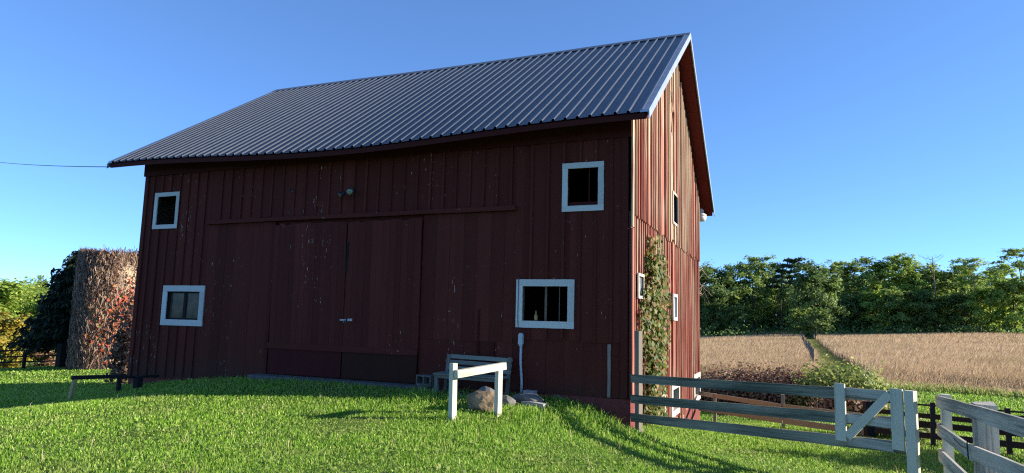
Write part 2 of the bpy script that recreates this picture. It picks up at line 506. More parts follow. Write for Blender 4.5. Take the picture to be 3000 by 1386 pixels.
GN = 1.0
x, y, d = sector(int(520000 * GN), 5.6, 60, -20, 66, RNG)
ok = ~barn_in(x, y) & ~in_field(x, y) & ~((np.hypot(x + 28.2, y - 11.6) < 1.8)) & ~((y > -.42) & (x > -8.2) & (x < -3.4) & (y < 0))
# hidden behind the barn: skip
ok &= ~((x < -.5) & (y > 10) & (x > -11))
x, y, d = x[ok], y[ok], d[ok]
clump = np.sin(x * 2.1 + np.sin(y * 1.3) * 2) * np.sin(y * 2.4 + np.sin(x * 1.7)) * .5 + .5
hb = RNG.uniform(.030, .063, len(x)) * (.75 + .5 * clump) * np.clip(d / 10, 1, 1.5)
wall = (y < 0) & (y > -1.15) & (x > -12.5) & (x < .6)
hb = np.where(wall & (RNG.random(len(x)) < .25), hb * RNG.uniform(1.1, 1.8, len(x)), hb)
tuft = np.exp(-((x + 3.55) ** 2 + (y + 1.15) ** 2) / .22) + np.exp(-((x + .35) ** 2 + (y + 1.2) ** 2) / .5) + np.exp(-((x + 2.05) ** 2 + (y + 2.5) ** 2) / .06) + np.exp(-((x + 1.2) ** 2 + (y + 1.6) ** 2) / .3)
hb *= 1 + np.where(RNG.random(len(x)) < .4, 2.0, .5) * np.clip(tuft, 0, 1)
wb = .0075 * np.clip(d / 7, .9, 5) * RNG.uniform(.7, 1.3, len(x))
x2, y2, d2 = sector(500000, 24, 120, -6, 4, RNG)
k2 = in_path(x2, y2); x2, y2, d2 = x2[k2], y2[k2], d2[k2]
V, Fq, Ft = blades(x2, y2, RNG.uniform(.06, .16, len(x2)), .01 * d2 / 14, .75, RNG)
tag(np_mesh('track_grass', V, [Fq, Ft], M['trackgrass']), 'yellowish short grass on the mown track through the meadow', 'grass', kind='stuff')
V, Fq, Ft = blades(x, y, hb, wb, .75, RNG)
lawn = np_mesh('lawn_grass', V, [Fq, Ft], M['grass'])
tag(lawn, 'bright green mown lawn grass around the red barn', 'grass', kind='stuff')

xc, yc, dc = sector(420, 5.8, 22, -20, 62, RNG)
kk = ~barn_in(xc, yc, .3) & ~in_field(xc, yc); xc, yc, dc = xc[kk], yc[kk], dc[kk]
nn = RNG.integers(6, 30, len(xc)); xw = np.repeat(xc, nn); yw = np.repeat(yc, nn); rw = np.repeat(RNG.uniform(.04, .22, len(xc)), nn)
xw = xw + RNG.normal(size=len(xw)) * rw; yw = yw + RNG.normal(size=len(xw)) * rw
WEED = np.c_[xw, yw, gz(xw, yw) + RNG.uniform(.02, .075, len(xw))]
xs, ys, dst = sector(900, 5.8, 26, -20, 62, RNG)
kk = ~barn_in(xs, ys, .05) & ~in_field(xs, ys); xs, ys = xs[kk], ys[kk]
V, Fq, Ft = blades(xs, ys, RNG.uniform(.09, .2, len(xs)), RNG.uniform(.004, .008, len(xs)), .7, RNG)
tag(np_mesh('seed_stems', V, [Fq, Ft], M['drygrass']), 'pale dry seed stems sticking up out of the lawn', 'grass', kind='stuff')

# dry meadow, left and right of the mown track
x, y, d = sector(300000, 26, 165, -22, 12, RNG)
ok = in_field(x, y) & ~barn_in(x, y, 1)
x, y, d = x[ok], y[ok], d[ok]
edge = np.clip((y - np.interp(x, _ex, _ey)) / 5, .35, 1)
big = .5 + .5 * np.sin(x * .21 + np.sin(y * .13) * 2) * np.sin(y * .17 + 1.3)
hm = RNG.uniform(.6, 1.0, len(x)) * edge * (.75 + .4 * big)
wm = .02 * np.clip(d / 33, 1, 5) * RNG.uniform(.6, 1.4, len(x))
left = x < 5.25 + (y - 38) * .0065
for m_, lab in ((left, 'tan dry tall meadow grass between the barn and the mown track'), (~left, 'tan dry tall meadow grass right of the mown track')):
    V, Fq, Ft = blades(x[m_], y[m_], hm[m_], wm[m_], .42, RNG, wind=(.22, -.12))
    tag(np_mesh('meadow_grass', V, [Fq, Ft], M['drygrass']), lab, 'dry grass', kind='stuff')
# rough green-brown margin at the meadow's near edge
x, y, d = sector(60000, 22, 60, -22, 10, RNG)
e = y - np.interp(x, _ex, _ey)
ok = (e > -1.1) & (e < 1.3) & ~in_path(x, y) & (x > -2)
x, y = x[ok], y[ok]
V, Fq, Ft = blades(x, y, RNG.uniform(.15, .4, len(x)), RNG.uniform(.02, .05, len(x)), .8, RNG)
tag(np_mesh('margin_grass', V, [Fq, Ft], M['bush']), 'rough green grass along the near edge of the dry meadow', 'grass', kind='stuff')

# ------------------------------------------------------------------ barn
L, W, HR, HE, OY, OXR, OXL = 12.2, 9.82, 9.011, 5.30, .607, .47, .655
RS = (HR - HE) / (W / 2 + OY)
barn = thing('barn', (-L / 2, W / 2, -.3), 'long red board barn with a dark metal roof and a weathered gable end', 'barn')


def PF(u, v, w=0.): return Vector((u, -w, v))         # front wall: u = x, v = z, w outwards


def PG(u, v, w=0.): return Vector((w, u, v))          # right gable: u = y


def slab(mb, P, u0, u1, v0, v1, w0, w1, seg=1, jit=0., ends=0.):
    if u1 - u0 < .004 or v1 - v0 < .004: return
    um, wm = (u0 + u1) / 2, (w0 + w1) / 2
    mb.beam(P(um, v0, wm), P(um, v1, wm), u1 - u0, abs(w1 - w0), P(1, 0, 0) - P(0, 0, 0), seg, jit, ends)


def cutslab(mb, P, u0, u1, v0, v1, w0, w1, holes, **kw):
    us = sorted({u0, u1, *[h for H in holes for h in H[:2] if u0 < h < u1]})
    for a, b in zip(us, us[1:]):
        segs = [(v0, v1)]
        for (h0, h1, z0, z1) in holes:
            if h0 < (a + b) / 2 < h1:
                ns = []
                for s, e in segs:
                    if z1 <= s or z0 >= e: ns.append((s, e)); continue
                    if s < z0: ns.append((s, z0))
                    if e > z1: ns.append((z1, e))
                segs = ns
        for s, e in segs: slab(mb, P, a, b, s, e, w0, w1, **kw)


# windows: outer trim extents (u0,u1,v0,v1), trim width
FWIN = {'ul': (-11.82, -10.99, 3.70, 4.60, .10), 'll': (-11.26, -9.93, 1.38, 2.32, .14), 'ur': (-1.24, -.45, 3.72, 4.63, .105), 'lr': (-2.11, -.98, 1.58, 2.47, .125)}
GWIN = {'up': (4.55, 5.32, 4.12, 4.93, .06), 'mid': (4.42, 5.04, 1.79, 2.42, .07), 'v': (.40, .92, 2.16, 2.62, .05), 'b1': (4.2, 5.42, -.44, .31, .13), 'b2': (8.2, 9.62, -.52, .27, .13), 'b0': (2.55, 3.35, -.5, .26, .12)}
fh = [(w[0] + w[4] * .8, w[1] - w[4] * .8, w[2] + w[4] * .8, w[3] - w[4] * .8) for w in FWIN.values()]
gh = [(w[0] + w[4] * .7, w[1] - w[4] * .7, w[2] + w[4] * .7, w[3] - w[4] * .7) for w in GWIN.values()]
zb = lambda x: float(np.interp(x, [-12.2, -10, -7.9, -4.2, -2, 0], [.10, .22, .40, .42, .42, .40]))   # siding bottom

fw = MB()


def run(u0, u1, v0f, v1, wd, bat, thick=.024, lift=0., jit=.0015):
    u = u0
    while u < u1 - .02:
        b = min(u1, u + wd * random.uniform(.92, 1.08))
        if u1 - b < .08: b = u1
        o = random.uniform(-.004, .005) + lift
        cutslab(fw, PF, u + .002, b - .002, (v0f(u) if callable(v0f) else v0f) + random.uniform(-.015, .01), v1 + random.uniform(-.004, .004), o, o + thick, fh, seg=3, jit=jit)
        if bat and u > u0 + .01:
            cutslab(fw, PF, u - .025 + random.uniform(-.006, .006), u + .027, (v0f(u) if callable(v0f) else v0f) + random.uniform(-.02, .05), v1 - random.uniform(.0, .03), lift + thick + .006, lift + thick + .028, fh, seg=4, jit=.002)
        u = b


run(-12.2, -9.97, zb, 5.1, .30, True)
run(-9.97, -2.18, 3.86, 5.12, .305, True)
run(-9.97, -7.97, zb, 3.78, .27, False)
run(-4.18, -2.18, 1.30, 3.78, .30, False)
run(-4.18, -2.18, zb, 1.315, .33, False, lift=-.012)
run(-2.18, -.0, 1.36, 5.1, .31, True)
run(-2.18, -.0, zb, 1.375, .33, False, lift=-.012)
# corner boards
for x0 in (-12.21, -.12):
    slab(fw, PF, x0, x0 + .115, zb(x0) + .02, 5.08, .03, .055, 5, .003)
# inner lining so no light leaks between the boards
cutslab(fw, PF, -12.18, -.02, .3, 5.5, -.06, -.03, fh)
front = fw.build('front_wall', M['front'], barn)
fr = MB()
fr.beam(PF(-12.26, 5.27, .055), PF(.06, 5.27, .055), .46, .03, (0, 0, 1), 14, .004)
fr.build('frieze_board', M['fascia'], barn)
bb = MB()
slab(bb, PF, -.36, -.305, .42, 1.33, .016, .036, 5, .004)
bb.build('bare_batten', M['batten_bare'], barn)['label'] = 'bare grey batten'
pt = MB()
slab(pt, PF, -2.62, -2.54, .42, 1.28, .016, .04, 3, .002); slab(pt, PF, -2.9, -2.86, .9, 1.9, .016, .034, 3, .002)
pt.build('patch_board', M['fascia'], barn)

# doors
tr = MB()
tr.beam(PF(-9.99, 3.80, .075), PF(-2.16, 3.83, .075), .085, .07, (0, 0, 1), 12, .004)
tr.build('door_track', M['door'], barn)


def door(u0, u1, kick_mat, lean):
    mb = MB(); u = u0
    while u < u1 - .02:
        b = min(u1, u + random.uniform(.125, .16))
        if u1 - b < .06: b = u1
        o = random.uniform(0, .004)
        mb.beam(PF((u + b) / 2 + lean, .98, .045 + o), PF((u + b) / 2, 3.70 + random.uniform(-.03, .02), .045 + o), b - u - .004, .03, (1, 0, 0), 4, .0012)
        u = b
    slab(mb, PF, u0 + lean + .03, u1 + lean - .03, .45, 1.0, .02, .045)
    d = mb.build('barn_door', M['door'], barn)
    kb = MB()
    slab(kb, PF, u0 + lean + .01, u1 + lean - .01, .44, .97, .05, .072, 2, .003)
    kb.build('kick_panel', kick_mat, d)
    rb = MB()
    rb.beam(PF(u0 + lean, 1.03, .085), PF(u1 + lean - .005, 1.03, .085), .125, .03, (0, 0, 1), 6, .004)
    rb.build('cross_rail', M['door'], d)
    return d


dl = door(-7.97, -6.03, M['kick'], .06)
dr = door(-5.995, -4.20, M['kick_green'], .03)
hp = MB()
hp.beam(PF(-6.06, 1.62, .075), PF(-5.9, 1.625, .075), .035, .01, (0, 0, 1)); hp.beam(PF(-5.86, 1.625, .08), PF(-5.74, 1.63, .08), .05, .012, (0, 0, 1))
hp.tube([PF(-5.93 + .03 * math.cos(a), 1.59 + .035 * math.sin(a), .085) for a in np.linspace(0, 2 * math.pi, 9)], .006, 6)
hp.build('hasp', M['steel'], dr)
gp = MB()
gp.beam(PF(-5.99, 2.6, .064), PF(-5.96, 3.25, .064), .05, .008, (1, 0, 0), 5, .012)
gp.build('gap_shade_strip', M['black'], dr)  # black strip laid on the door, painted shade of the gap
sl = MB()
sl.box((-6.05, -.18, .33), (4.2, .40, .16)); sl.box((-3.2, -.22, .28), (1.6, .36, .14))
sl.build('threshold_slab', M['slab'], barn)


def window(P, wn, mat, mun=(), pane=None, sash=None, depth=.09, lab=None, tilt=0., sill=False, w0=.03, cross=(), pd=.066):
    u0, u1, v0, v1, t = wn
    mb = MB(); U = P(1, 0, 0) - P(0, 0, 0); Z = Vector((0, 0, 1))
    um, vm = (u0 + u1) / 2, (v0 + v1) / 2

    def q(u, v, w): return P(u, v + (u - um) * tilt, w)
    wt = w0 + .014
    mb.beam(q(u0, v1 - t / 2, wt), q(u1, v1 - t / 2, wt), t, .028, Z, 6, .002)
    mb.beam(q(u0, v0 + t / 2, wt), q(u1, v0 + t / 2, wt), t, .028, Z, 6, .002)
    mb.beam(q(u0 + t / 2, v0 + t, wt), q(u0 + t / 2, v1 - t, wt), t, .026, U, 6, .002)
    mb.beam(q(u1 - t / 2, v0 + t, wt), q(u1 - t / 2, v1 - t, wt), t, .026, U, 6, .002)
    w = mb.build('window', mat, barn)
    if lab: w['label'] = lab
    jb = MB(); a0, a1, b0, b1 = u0 + t * .93, u1 - t * .93, v0 + t * .93, v1 - t * .93
    for (s, e, d) in ((q(a0, b0, 0), q(a0, b1, 0), U), (q(a1, b0, 0), q(a1, b1, 0), U), (q(a0, b0, 0), q(a1, b0, 0), Z), (q(a0, b1, 0), q(a1, b1, 0), Z)):
        off = P(0, 0, w0 - .002 - depth / 2) - P(0, 0, 0)
        jb.beam(s + off, e + off, .02, depth, d)
    jb.build('jamb', sash or M['blackwood'], w)
    if mun or cross:
        mm = MB()
        for m_ in mun: mm.beam(q(u0 + t + (u1 - u0 - 2 * t) * m_[0], v0 + t, w0 - .055), q(u0 + t + (u1 - u0 - 2 * t) * m_[0], v1 - t, w0 - .055), m_[1], .02, U)
        for m_ in cross: mm.beam(q(u0 + t, v0 + t + (v1 - v0 - 2 * t) * m_[0], w0 - .054), q(u1 - t, v0 + t + (v1 - v0 - 2 * t) * m_[0], w0 - .054), m_[1], .02, Z)
        mm.build('muntin', sash or M['blackwood'], w)
    if pane:
        pm = MB(); pm.poly([q(a0, b0, w0 - pd), q(a1, b0, w0 - pd), q(a1, b1, w0 - pd), q(a0, b1, w0 - pd)], [(0, 1, 2, 3)])
        pm.build('pane', pane, w)
    return w


window(PF, FWIN['ul'], M['trim'], mun=(), pane=M['clear'], lab='small dark upper left window')
window(PF, FWIN['ll'], M['trim'], mun=((.02, .03), (.5, .09), (.98, .04)), cross=((.98, .05), (.03, .04)), pane=M['glass'], lab='lower left window with a dark centre post')
window(PF, FWIN['ur'], M['trim'], mun=((.68, .022),), cross=((.06, .07),), sash=M['fascia'], pane=M['clear'], tilt=-.0, lab='upper right window with one thin bar')
wlr = window(PF, FWIN['lr'], M['trim'], mun=((.5, .04), (.8, .012)), sash=M['hay'], pane=M['clear'], lab='wide lower right window with a bottle on its sill')
window(PG, GWIN['up'], M['trim_old'], w0=.055, lab='small dark upper gable window')
window(PG, GWIN['mid'], M['trim'], pane=M['dusty'], cross=((.5, .05),), sash=M['trim'], w0=.07, pd=.02, lab='two pane gable window')
window(PG, GWIN['v'], M['trim_old'], pane=M['dusty'], w0=.07, pd=.015, lab='grey gable pane beside the creeper')
for kx in ('b0', 'b1', 'b2'):
    window(PG, GWIN[kx], M['trim_old'], mun=((.5, .09),), sash=M['trim_old'], w0=.055)

# gable wall
gw, gl = MB(), MB()


def ztop(y): return min(HE + RS * (y + OY), HE + RS * (W + OY - y)) - .13


y = .02; i = 0
gap_y = 4.55
while y < W - .02:
    b = min(W, y + random.uniform(.17, .26))
    if W - b < .1: b = W
    ym = (y + b) / 2; zt = ztop(ym)
    brk = 3.72 + random.uniform(-.03, .03)
    o = random.uniform(-.014, .018)
    if y < gap_y < b:
        cutslab(gw, PG, y + .007, b - .007, brk, zt, .036 + o * .6, .06 + o * .6, gh + [(gap_y - .02, gap_y + .05, 6.3, 6.8), (gap_y - .06, gap_y + .07, 7.15, 7.8)], seg=6, jit=.004, ends=.02)
    else:
        cutslab(gw, PG, y + .007, b - .007, brk - .04 + random.uniform(-.02, .015), zt, .036 + o * .6, .06 + o * .6, gh, seg=6, jit=.004, ends=.015)
    zlow = float(np.interp(ym, [0, .45, .5, 6.2, 7.0, 9.8], [.38, .38, -.2, -.75, -.55, -.55])) + random.uniform(-.05, .06)
    fl = .10 * max(0, (y - 8.2) / 1.6)
    uu = y + .004
    holes = gh
    us = cutslab(gl, PG, uu + .003, b - .007, zlow, brk - .01, .008 + o * .7, .032 + o * .7, holes, seg=6, jit=.004, ends=.02)
    if y > .1:
        bw = random.uniform(.035, .055)
        bt = random.uniform(.028, .05)
        if random.random() < .86: cutslab(gw, PG, y - bw / 2, y + bw / 2, brk + random.uniform(-.12, -.075), ztop(y) - random.uniform(0, .1), .066, .066 + bt * .8, gh, seg=8, jit=.004, ends=.02)
        if random.random() < .95: cutslab(gl, PG, y - bw / 2, y + bw / 2, zlow + random.uniform(0, .2), brk - random.uniform(.055, .07), .034, .034 + bt * .85, gh, seg=8, jit=.004, ends=.02)
    y = b; i += 1
# torn piece hanging by the gap
gw.beam(PG(4.66, 6.95, .10), PG(4.5, 6.4, .12), .09, .02, (0, 1, 0), 4, .012, .03)
gw.beam(PG(4.43, 7.4, .08), PG(4.52, 6.9, .10), .06, .02, (0, 1, 0), 4, .012, .03)
# flat corner board
slab(gl, PG, -.035, .10, .40, 3.4, .05, .08, 8, .003, .01); slab(gl, PG, -.035, .10, 3.41, 5.45, .05, .08, 8, .003, .01)
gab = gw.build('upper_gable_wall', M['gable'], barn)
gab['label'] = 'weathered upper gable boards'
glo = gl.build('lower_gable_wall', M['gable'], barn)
lin = MB(); gln = MB()
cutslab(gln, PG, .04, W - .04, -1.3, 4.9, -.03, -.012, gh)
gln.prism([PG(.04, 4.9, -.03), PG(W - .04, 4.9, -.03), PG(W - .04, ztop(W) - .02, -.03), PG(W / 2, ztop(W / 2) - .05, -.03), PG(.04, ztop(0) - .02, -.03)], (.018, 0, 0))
gln.build('dark_gap_backing', M['black'], barn)  # added black sheet, its colour makes the board gaps look shaded
# rear and left walls, floor
lin.beam((-L, W, 2), (0, W, 2), 7.2, .06, (0, 0, 1))
lin.prism([(-L, 0.02, -1.3), (-L, W, -1.3), (-L, W, ztop(W)), (-L, W / 2, ztop(W / 2)), (-L, 0.02, ztop(0))], (.05, 0, 0))
lin.box((-L / 2, W / 2, .2), (L - .15, W - .15, .05))
lin.build('rear_wall', M['hay'], barn)

# foundation
fo = MB()
fo.beam(PF(-12.22, -.25, -.12), PF(-4, -.2, -.12), 1.14, .25, (0, 0, 1))
fo.beam(PF(-4, -.1, -.12), PF(.03, -.1, -.12), 1.0, .27, (0, 0, 1))
fo.prism([(.045, -.045, -.6), (.045, .44, -.6), (.045, .42, .40), (.045, -.02, .40)], (-.3, 0, 0))
pts = [(.03, .44, -1.2), (.03, 9.86, -1.8), (.03, 9.86, -.52), (.03, 7.0, -.52), (.03, 6.1, -.72), (.03, .5, -.18)]
fo.prism(pts, (-.28, 0, 0))
fo.build('foundation', M['found'], barn)

# roof ---------------------------------------------------------------
X0, X1 = -L - OXL, OXR


def sag(x, t):
    s = math.sin(math.pi * min(1, max(0, (x + L) / L))) ** 2
    return -.14 * s * (1 - t) ** 1.3 - .035 * s + .004 * math.sin(x * 1.3 + 3 * t) * (1 - abs(2 * t - 1))


def RP(x, t, side, off=0.):
    yy = -OY + t * (W / 2 + OY)
    if side > 0: yy = W - yy
    return Vector((x, yy, HE + t * (HR - HE) + sag(x, t) + off))


prof = []
x = X0; pitch = .2286
while x < X1 - .05:
    for dx, h in ((0, 0), (.045, .0), (.05, .004), (.07, .004), (.075, 0), (.10, 0), (.105, .004), (.125, .004), (.13, 0), (.140, 0), (.152, .040), (.194, .044), (.2065, 0)):
        if x + dx < X1: prof.append((x + dx, h))
    x += pitch
prof.append((X1, 0))
NTT = 14
rv, rf = [], []
for side in (-1, 1):
    b0 = len(rv)
    for t in range(NTT + 1):
        for (px, h) in prof: rv.append(RP(px, t / NTT, side, h + .006))
    m = len(prof)
    for t in range(NTT):
        for j in range(m - 1):
            f = [b0 + t * m + j, b0 + t * m + j + 1, b0 + (t + 1) * m + j + 1, b0 + (t + 1) * m + j]
            rf.append(f if side < 0 else f[::-1])
roof = np_mesh('roof', np.array([tuple(v) for v in rv]), np.array(rf), M['roof'], barn)


def deck(mb, xa, xb, t0, t1, o0, o1, side, n=24, nt=6):
    for a in range(1):
        g = {}
        for i in range(n + 1):
            for j in range(nt + 1):
                for kk, o in enumerate((o0, o1)):
                    g[i, j, kk] = len(mb.V)
                    p = RP(xa + (xb - xa) * i / n, t0 + (t1 - t0) * j / nt, side, o)
                    mb.V.append(p); mb.B.append((p.x, p.y * 1.2, p.z * .01 + (i % 3) * 3))
        for i in range(n):
            for j in range(nt):
                mb.F.append((g[i, j, 0], g[i, j + 1, 0], g[i + 1, j + 1, 0], g[i + 1, j, 0]))
                mb.F.append((g[i, j, 1], g[i + 1, j, 1], g[i + 1, j + 1, 1], g[i, j + 1, 1]))
        for i in range(n):
            for j in (0, nt): mb.F.append((g[i, j, 0], g[i + 1, j, 0], g[i + 1, j, 1], g[i, j, 1]))
        for j in range(nt):
            for i in (0, n): mb.F.append((g[i, j, 0], g[i, j, 1], g[i, j + 1, 1], g[i, j + 1, 0]))


dk = MB()
for s in (-1, 1): deck(dk, X0 + .04, X1 - .05, .012, 1, -.15, -.04, s, 80, 14)
dk.build('soffit', M['soffit'], roof)
for s in (-1, 1):
    tm = MB()
    deck(tm, X1 - .15, X1 + .012, 0, 1, .0, .042, s, 1, 14)
    deck(tm, X1 - .004, X1 + .014, 0, 1, -.13, .0, s, 1, 14)
    tm.build('rake_trim', M['galv'], roof)
    tm = MB()
    deck(tm, X0 - .012, X0 + .11, 0, 1, .0, .04, s, 1, 14)
    deck(tm, X0 - .014, X0 + .004, -.004, 1, -.12, .0, s, 1, 14)
    tm.build('rake_trim', M['galv'], roof)
rc = MB()
for s in (-1, 1): deck(rc, X0 - .01, X1 + .01, .965, 1.0, .03, .046, s, 30, 1)
rc.build('ridge_cap', M['roof'], roof)
fa = MB(); fb = MB()
deck(fa, X0 + .06, X1 - .06, .004, .011, -.13, -.03, -1, 80, 1)
deck(fb, X0 + .06, X1 - .06, .004, .011, -.13, -.03, 1, 80, 1)
fa.build('eave_fascia', M['fascia'], roof); fb.build('eave_fascia', M['fascia'], roof)

# ------------------------------------------------------------------ things on and by the barn
fl = thing('floodlight', (-5.96, -.05, 4.34), 'twin headed dark floodlight above the barn doors', 'outdoor lamp')
b = MB(); b.lathe((-5.96, -.04, 4.36), [(.075, 0), (.075, .03), (.05, .045)], 14, (0, -1, 0)); b.tube([(-5.96, -.08, 4.36), (-5.96, -.13, 4.35)], .02)
b.tube([(-6.0, -.13, 4.34), (-6.06, -.15, 4.31)], .015); b.tube([(-5.93, -.13, 4.35), (-5.9, -.16, 4.33)], .015)
b.build('mount', M['darkmetal'], fl)
for (c, ax) in (((-5.90, -.15, 4.335), (.35, -.85, -.35)), ((-6.05, -.15, 4.315), (-.75, -.35, -.55))):
    h = MB(); h.lathe(c, [(.02, 0), (.035, .02), (.045, .07), (.072, .11), (.072, .12)], 16, ax)
    ho = h.build('lamp_head', M['darkmetal'], fl, True)
    e = Vector(c) + Vector(ax).normalized() * .119
    l2 = MB(); l2.lathe(e, [(.066, 0), (.06, .012), (.03, .02), (.001, .022)], 16, ax); l2.build('lens', M['lens'], ho, True)
hk = MB(); hk.tube([(-7.54, -.03, 4.46), (-7.54, -.12, 4.45), (-7.53, -.15, 4.41), (-7.5, -.14, 4.38), (-7.47, -.12, 4.39)], .012)
hk.lathe((-7.54, -.03, 4.45), [(.04, 0), (.04, .012)], 10, (0, -1, 0))
tag(hk.build('wall_hook', M['darkmetal'], None, loc=(0, 0, 0)), 'small rusty hook on the wall left of the floodlight', 'hook')

yl = thing('yard_light', (.05, 9.9, 5.05), 'white dusk to dawn yard light on the far gable corner', 'outdoor lamp')
b = MB(); b.tube([(.02, 9.7, 5.13), (.06, 9.95, 5.15), (.08, 10.12, 5.16)], .022); b.build('arm', M['darkmetal'], yl)
b = MB(); b.lathe((.08, 10.16, 5.42), [(.05, 0), (.075, .01), (.09, .06), (.10, .17), (.17, .22), (.18, .27)], 18, (0, 0, -1)); b.build('housing', M['whitepl'], yl, True)
b = MB(); b.lathe((.08, 10.16, 5.15), [(.175, 0), (.165, .08), (.14, .155), (.05, .165), (.001, .166)], 18, (0, 0, -1)); b.build('lens', M['whitepl'], yl, True)

pp = thing('conduit', (-1.975, -.06, .4), 'pale grey electrical conduit with a small box on the front wall', 'conduit')
b = MB(); b.tube([(-1.96, -.07, .33), (-1.955, -.07, .6), (-1.985, -.068, .95), (-1.985, -.065, 1.3)], .024, 10); b.build('pipe', M['pvc'], pp, True)
b = MB(); b.beam((-1.985, -.075, 1.27), (-1.985, -.075, 1.455), .085, .075, (1, 0, 0)); b.beam((-1.985, -.075, 1.235), (-1.985, -.075, 1.27), .055, .055, (1, 0, 0)); b.beam((-1.985, -.075, 1.455), (-1.985, -.075, 1.475), .06, .06, (1, 0, 0)); b.build('junction_box', M['pvc'], pp)

cb = MB(); cb.tube([(-2.06, -.066, 2.52), (-2.065, -.067, 1.8), (-2.05, -.06, 1.5)], .006, 6)
cb.tube([(-2.06, -.066, 2.52), (-2.05, -.03, 2.56)], .006, 6)
tag(cb.build('window_cable', M['wire'], None), 'thin cable running down the left trim of the bottle window', 'cable')

bo = MB(); bo.lathe((-1.74, .035, 1.715), [(.033, 0), (.035, .01), (.035, .085), (.014, .125), (.013, .165), (.016, .168), (.016, .178)], 14)
tag(bo.build('bottle', M['bottle'], None, True), 'small brown bottle standing on the sill of the lower right window', 'bottle')

# bench: faces the yard, its slats sag
bn = thing('slat_bench', (-2.9, -.4, .36), 'low weathered grey slat bench standing against the barn wall', 'bench')
bx0, bx1 = -3.46, -2.1
b = MB()
for i in range(4): b.beam((bx0, -.66 + i * .10, .70 + .002 * i), (bx1 + .02, -.66 + i * .10, .685 + .002 * i), .085, .025, (0, 1, 0), 6, .004)
b.build('seat', M['bench'], bn)
b = MB()
for i in range(3): b.beam((bx0 + .05 + .02 * i, -.25 + i * .03, .79 + i * .105), (bx1, -.25 + i * .03, .765 + i * .105), .075, .022, (0, .25, 1), 6, .004)
b.build('backrest', M['bench'], bn)
for xx in (bx0 + .05, bx1 - .05):
    b = MB(); b.beam((xx, -.64, .30), (xx, -.64, .69), .06, .05, (1, 0, 0)); b.build('leg', M['bench'], bn)
    b = MB(); b.beam((xx, -.30, .30), (xx + .01, -.2, 1.03), .06, .045, (1, 0, 0)); b.build('leg', M['bench'], bn)
b = MB(); b.beam((bx0 + .02, -.66, .655), (bx1 - .02, -.66, .64), .05, .025, (0, 0, 1), 4, .003); b.build('apron', M['bench'], bn)


def cinder(c, rot, label, name='cinder_block'):
    b = MB(); R = rot
    def pr(x, y, z, sx, sy, sz): b.box(Vector(c) + R @ Vector((x, y, z)), (sx, sy, sz), R)
    pr(0, -.08, 0, .39, .03, .19); pr(0, .08, 0, .39, .03, .19)
    for x in (-.18, 0, .18): pr(x, 0, 0, .03, .13, .19)
    tag(b.build(name, M['slab'], None), label, 'block')


cinder((-3.72, -.45, .55), Matrix.Rotation(rad(90), 3, 'X') @ Matrix.Rotation(rad(-16), 3, 'Y') @ Matrix.Rotation(0, 3, 'Z'), 'grey hollow cinder block tilted beside the bench end')
cinder((-3.70, -.42, .40), Matrix.Rotation(rad(35), 3, 'Z'), 'grey cinder block lying under the tilted one by the bench')


def rock(name, c, s, seed, mat, label, cat='rock', sub=3):
    rg = np.random.default_rng(seed)
    import bmesh
    bm = bmesh.new(); bmesh.ops.create_icosphere(bm, subdivisions=sub, radius=1)
    nr = rg.normal(size=(9, 3)); nr /= np.linalg.norm(nr, axis=1)[:, None]; dd = rg.uniform(.62, .95, 9)
    for v in bm.verts:
        p = np.array(v.co)
        for q, d0 in zip(nr, dd):
            h = p @ q
            if h > d0: p = p - q * (h - d0) * .9
        p += rg.normal(size=3) * .012 + .05 * np.sin(p * 5.1 + 1) * np.sin(p[[1, 2, 0]] * 7.3)
        v.co = Vector(p * np.array(s))
    me = bpy.data.meshes.new(name); bm.to_mesh(me); bm.free(); me.materials.append(mat)
    o = mesh_obj(name, me, None, c)
    return tag(o, label, cat)


rock('boulder', (-2.03, -1.58, .36), (.31, .24, .22), 3, M['rock'], 'large tan boulder lying behind the hitching rail', 'rock', 4)
rock('stone', (-2.16, -1.22, .44), (.19, .16, .16), 5, M['rock_grey'], 'pale grey stone wedged behind the tan boulder', 'stone', 2)
rock('stone', (-1.62, -.62, .36), (.30, .2, .11), 12, M['rock_grey'], 'flat dark stone lying under the bench end', 'stone', 2)
rock('stone', (-1.9, -.9, .32), (.22, .16, .14), 15, M['rock_grey'], 'flat grey stone between the boulder and the conduit', 'stone', 2)
b = MB(); b.beam((-1.74, -.42, .40), (-1.56, -.44, .395), .19, .15, (0, 0, 1), 3, .006, .01)
tag(b.build('paving_block', M['concrete'], None), 'square grey block at the foot of the conduit', 'block')
b = MB(); b.beam((-1.64, -.75, .28), (-1.24, -.74, .26), .14, .2, (0, 0, 1), 3, .01, .02)
tag(b.build('paving_block', M['concrete'], None), 'long low grey block in the grass right of the conduit', 'block')

# utility cable to the eave corner
cp = []
A, B_ = Vector((X0 + .02, -.55, 5.22)), Vector((-46, 13.5, 11.2))
for i in range(25):
    t = i / 24; p = A.lerp(B_, t); p.z -= .15 * 4 * t * (1 - t); cp.append(p)
b = MB(); b.tube(cp, .011, 6)
tag(b.build('utility_cable', M['wire'], None), 'thin black overhead cable running from the eave corner to the left', 'cable')

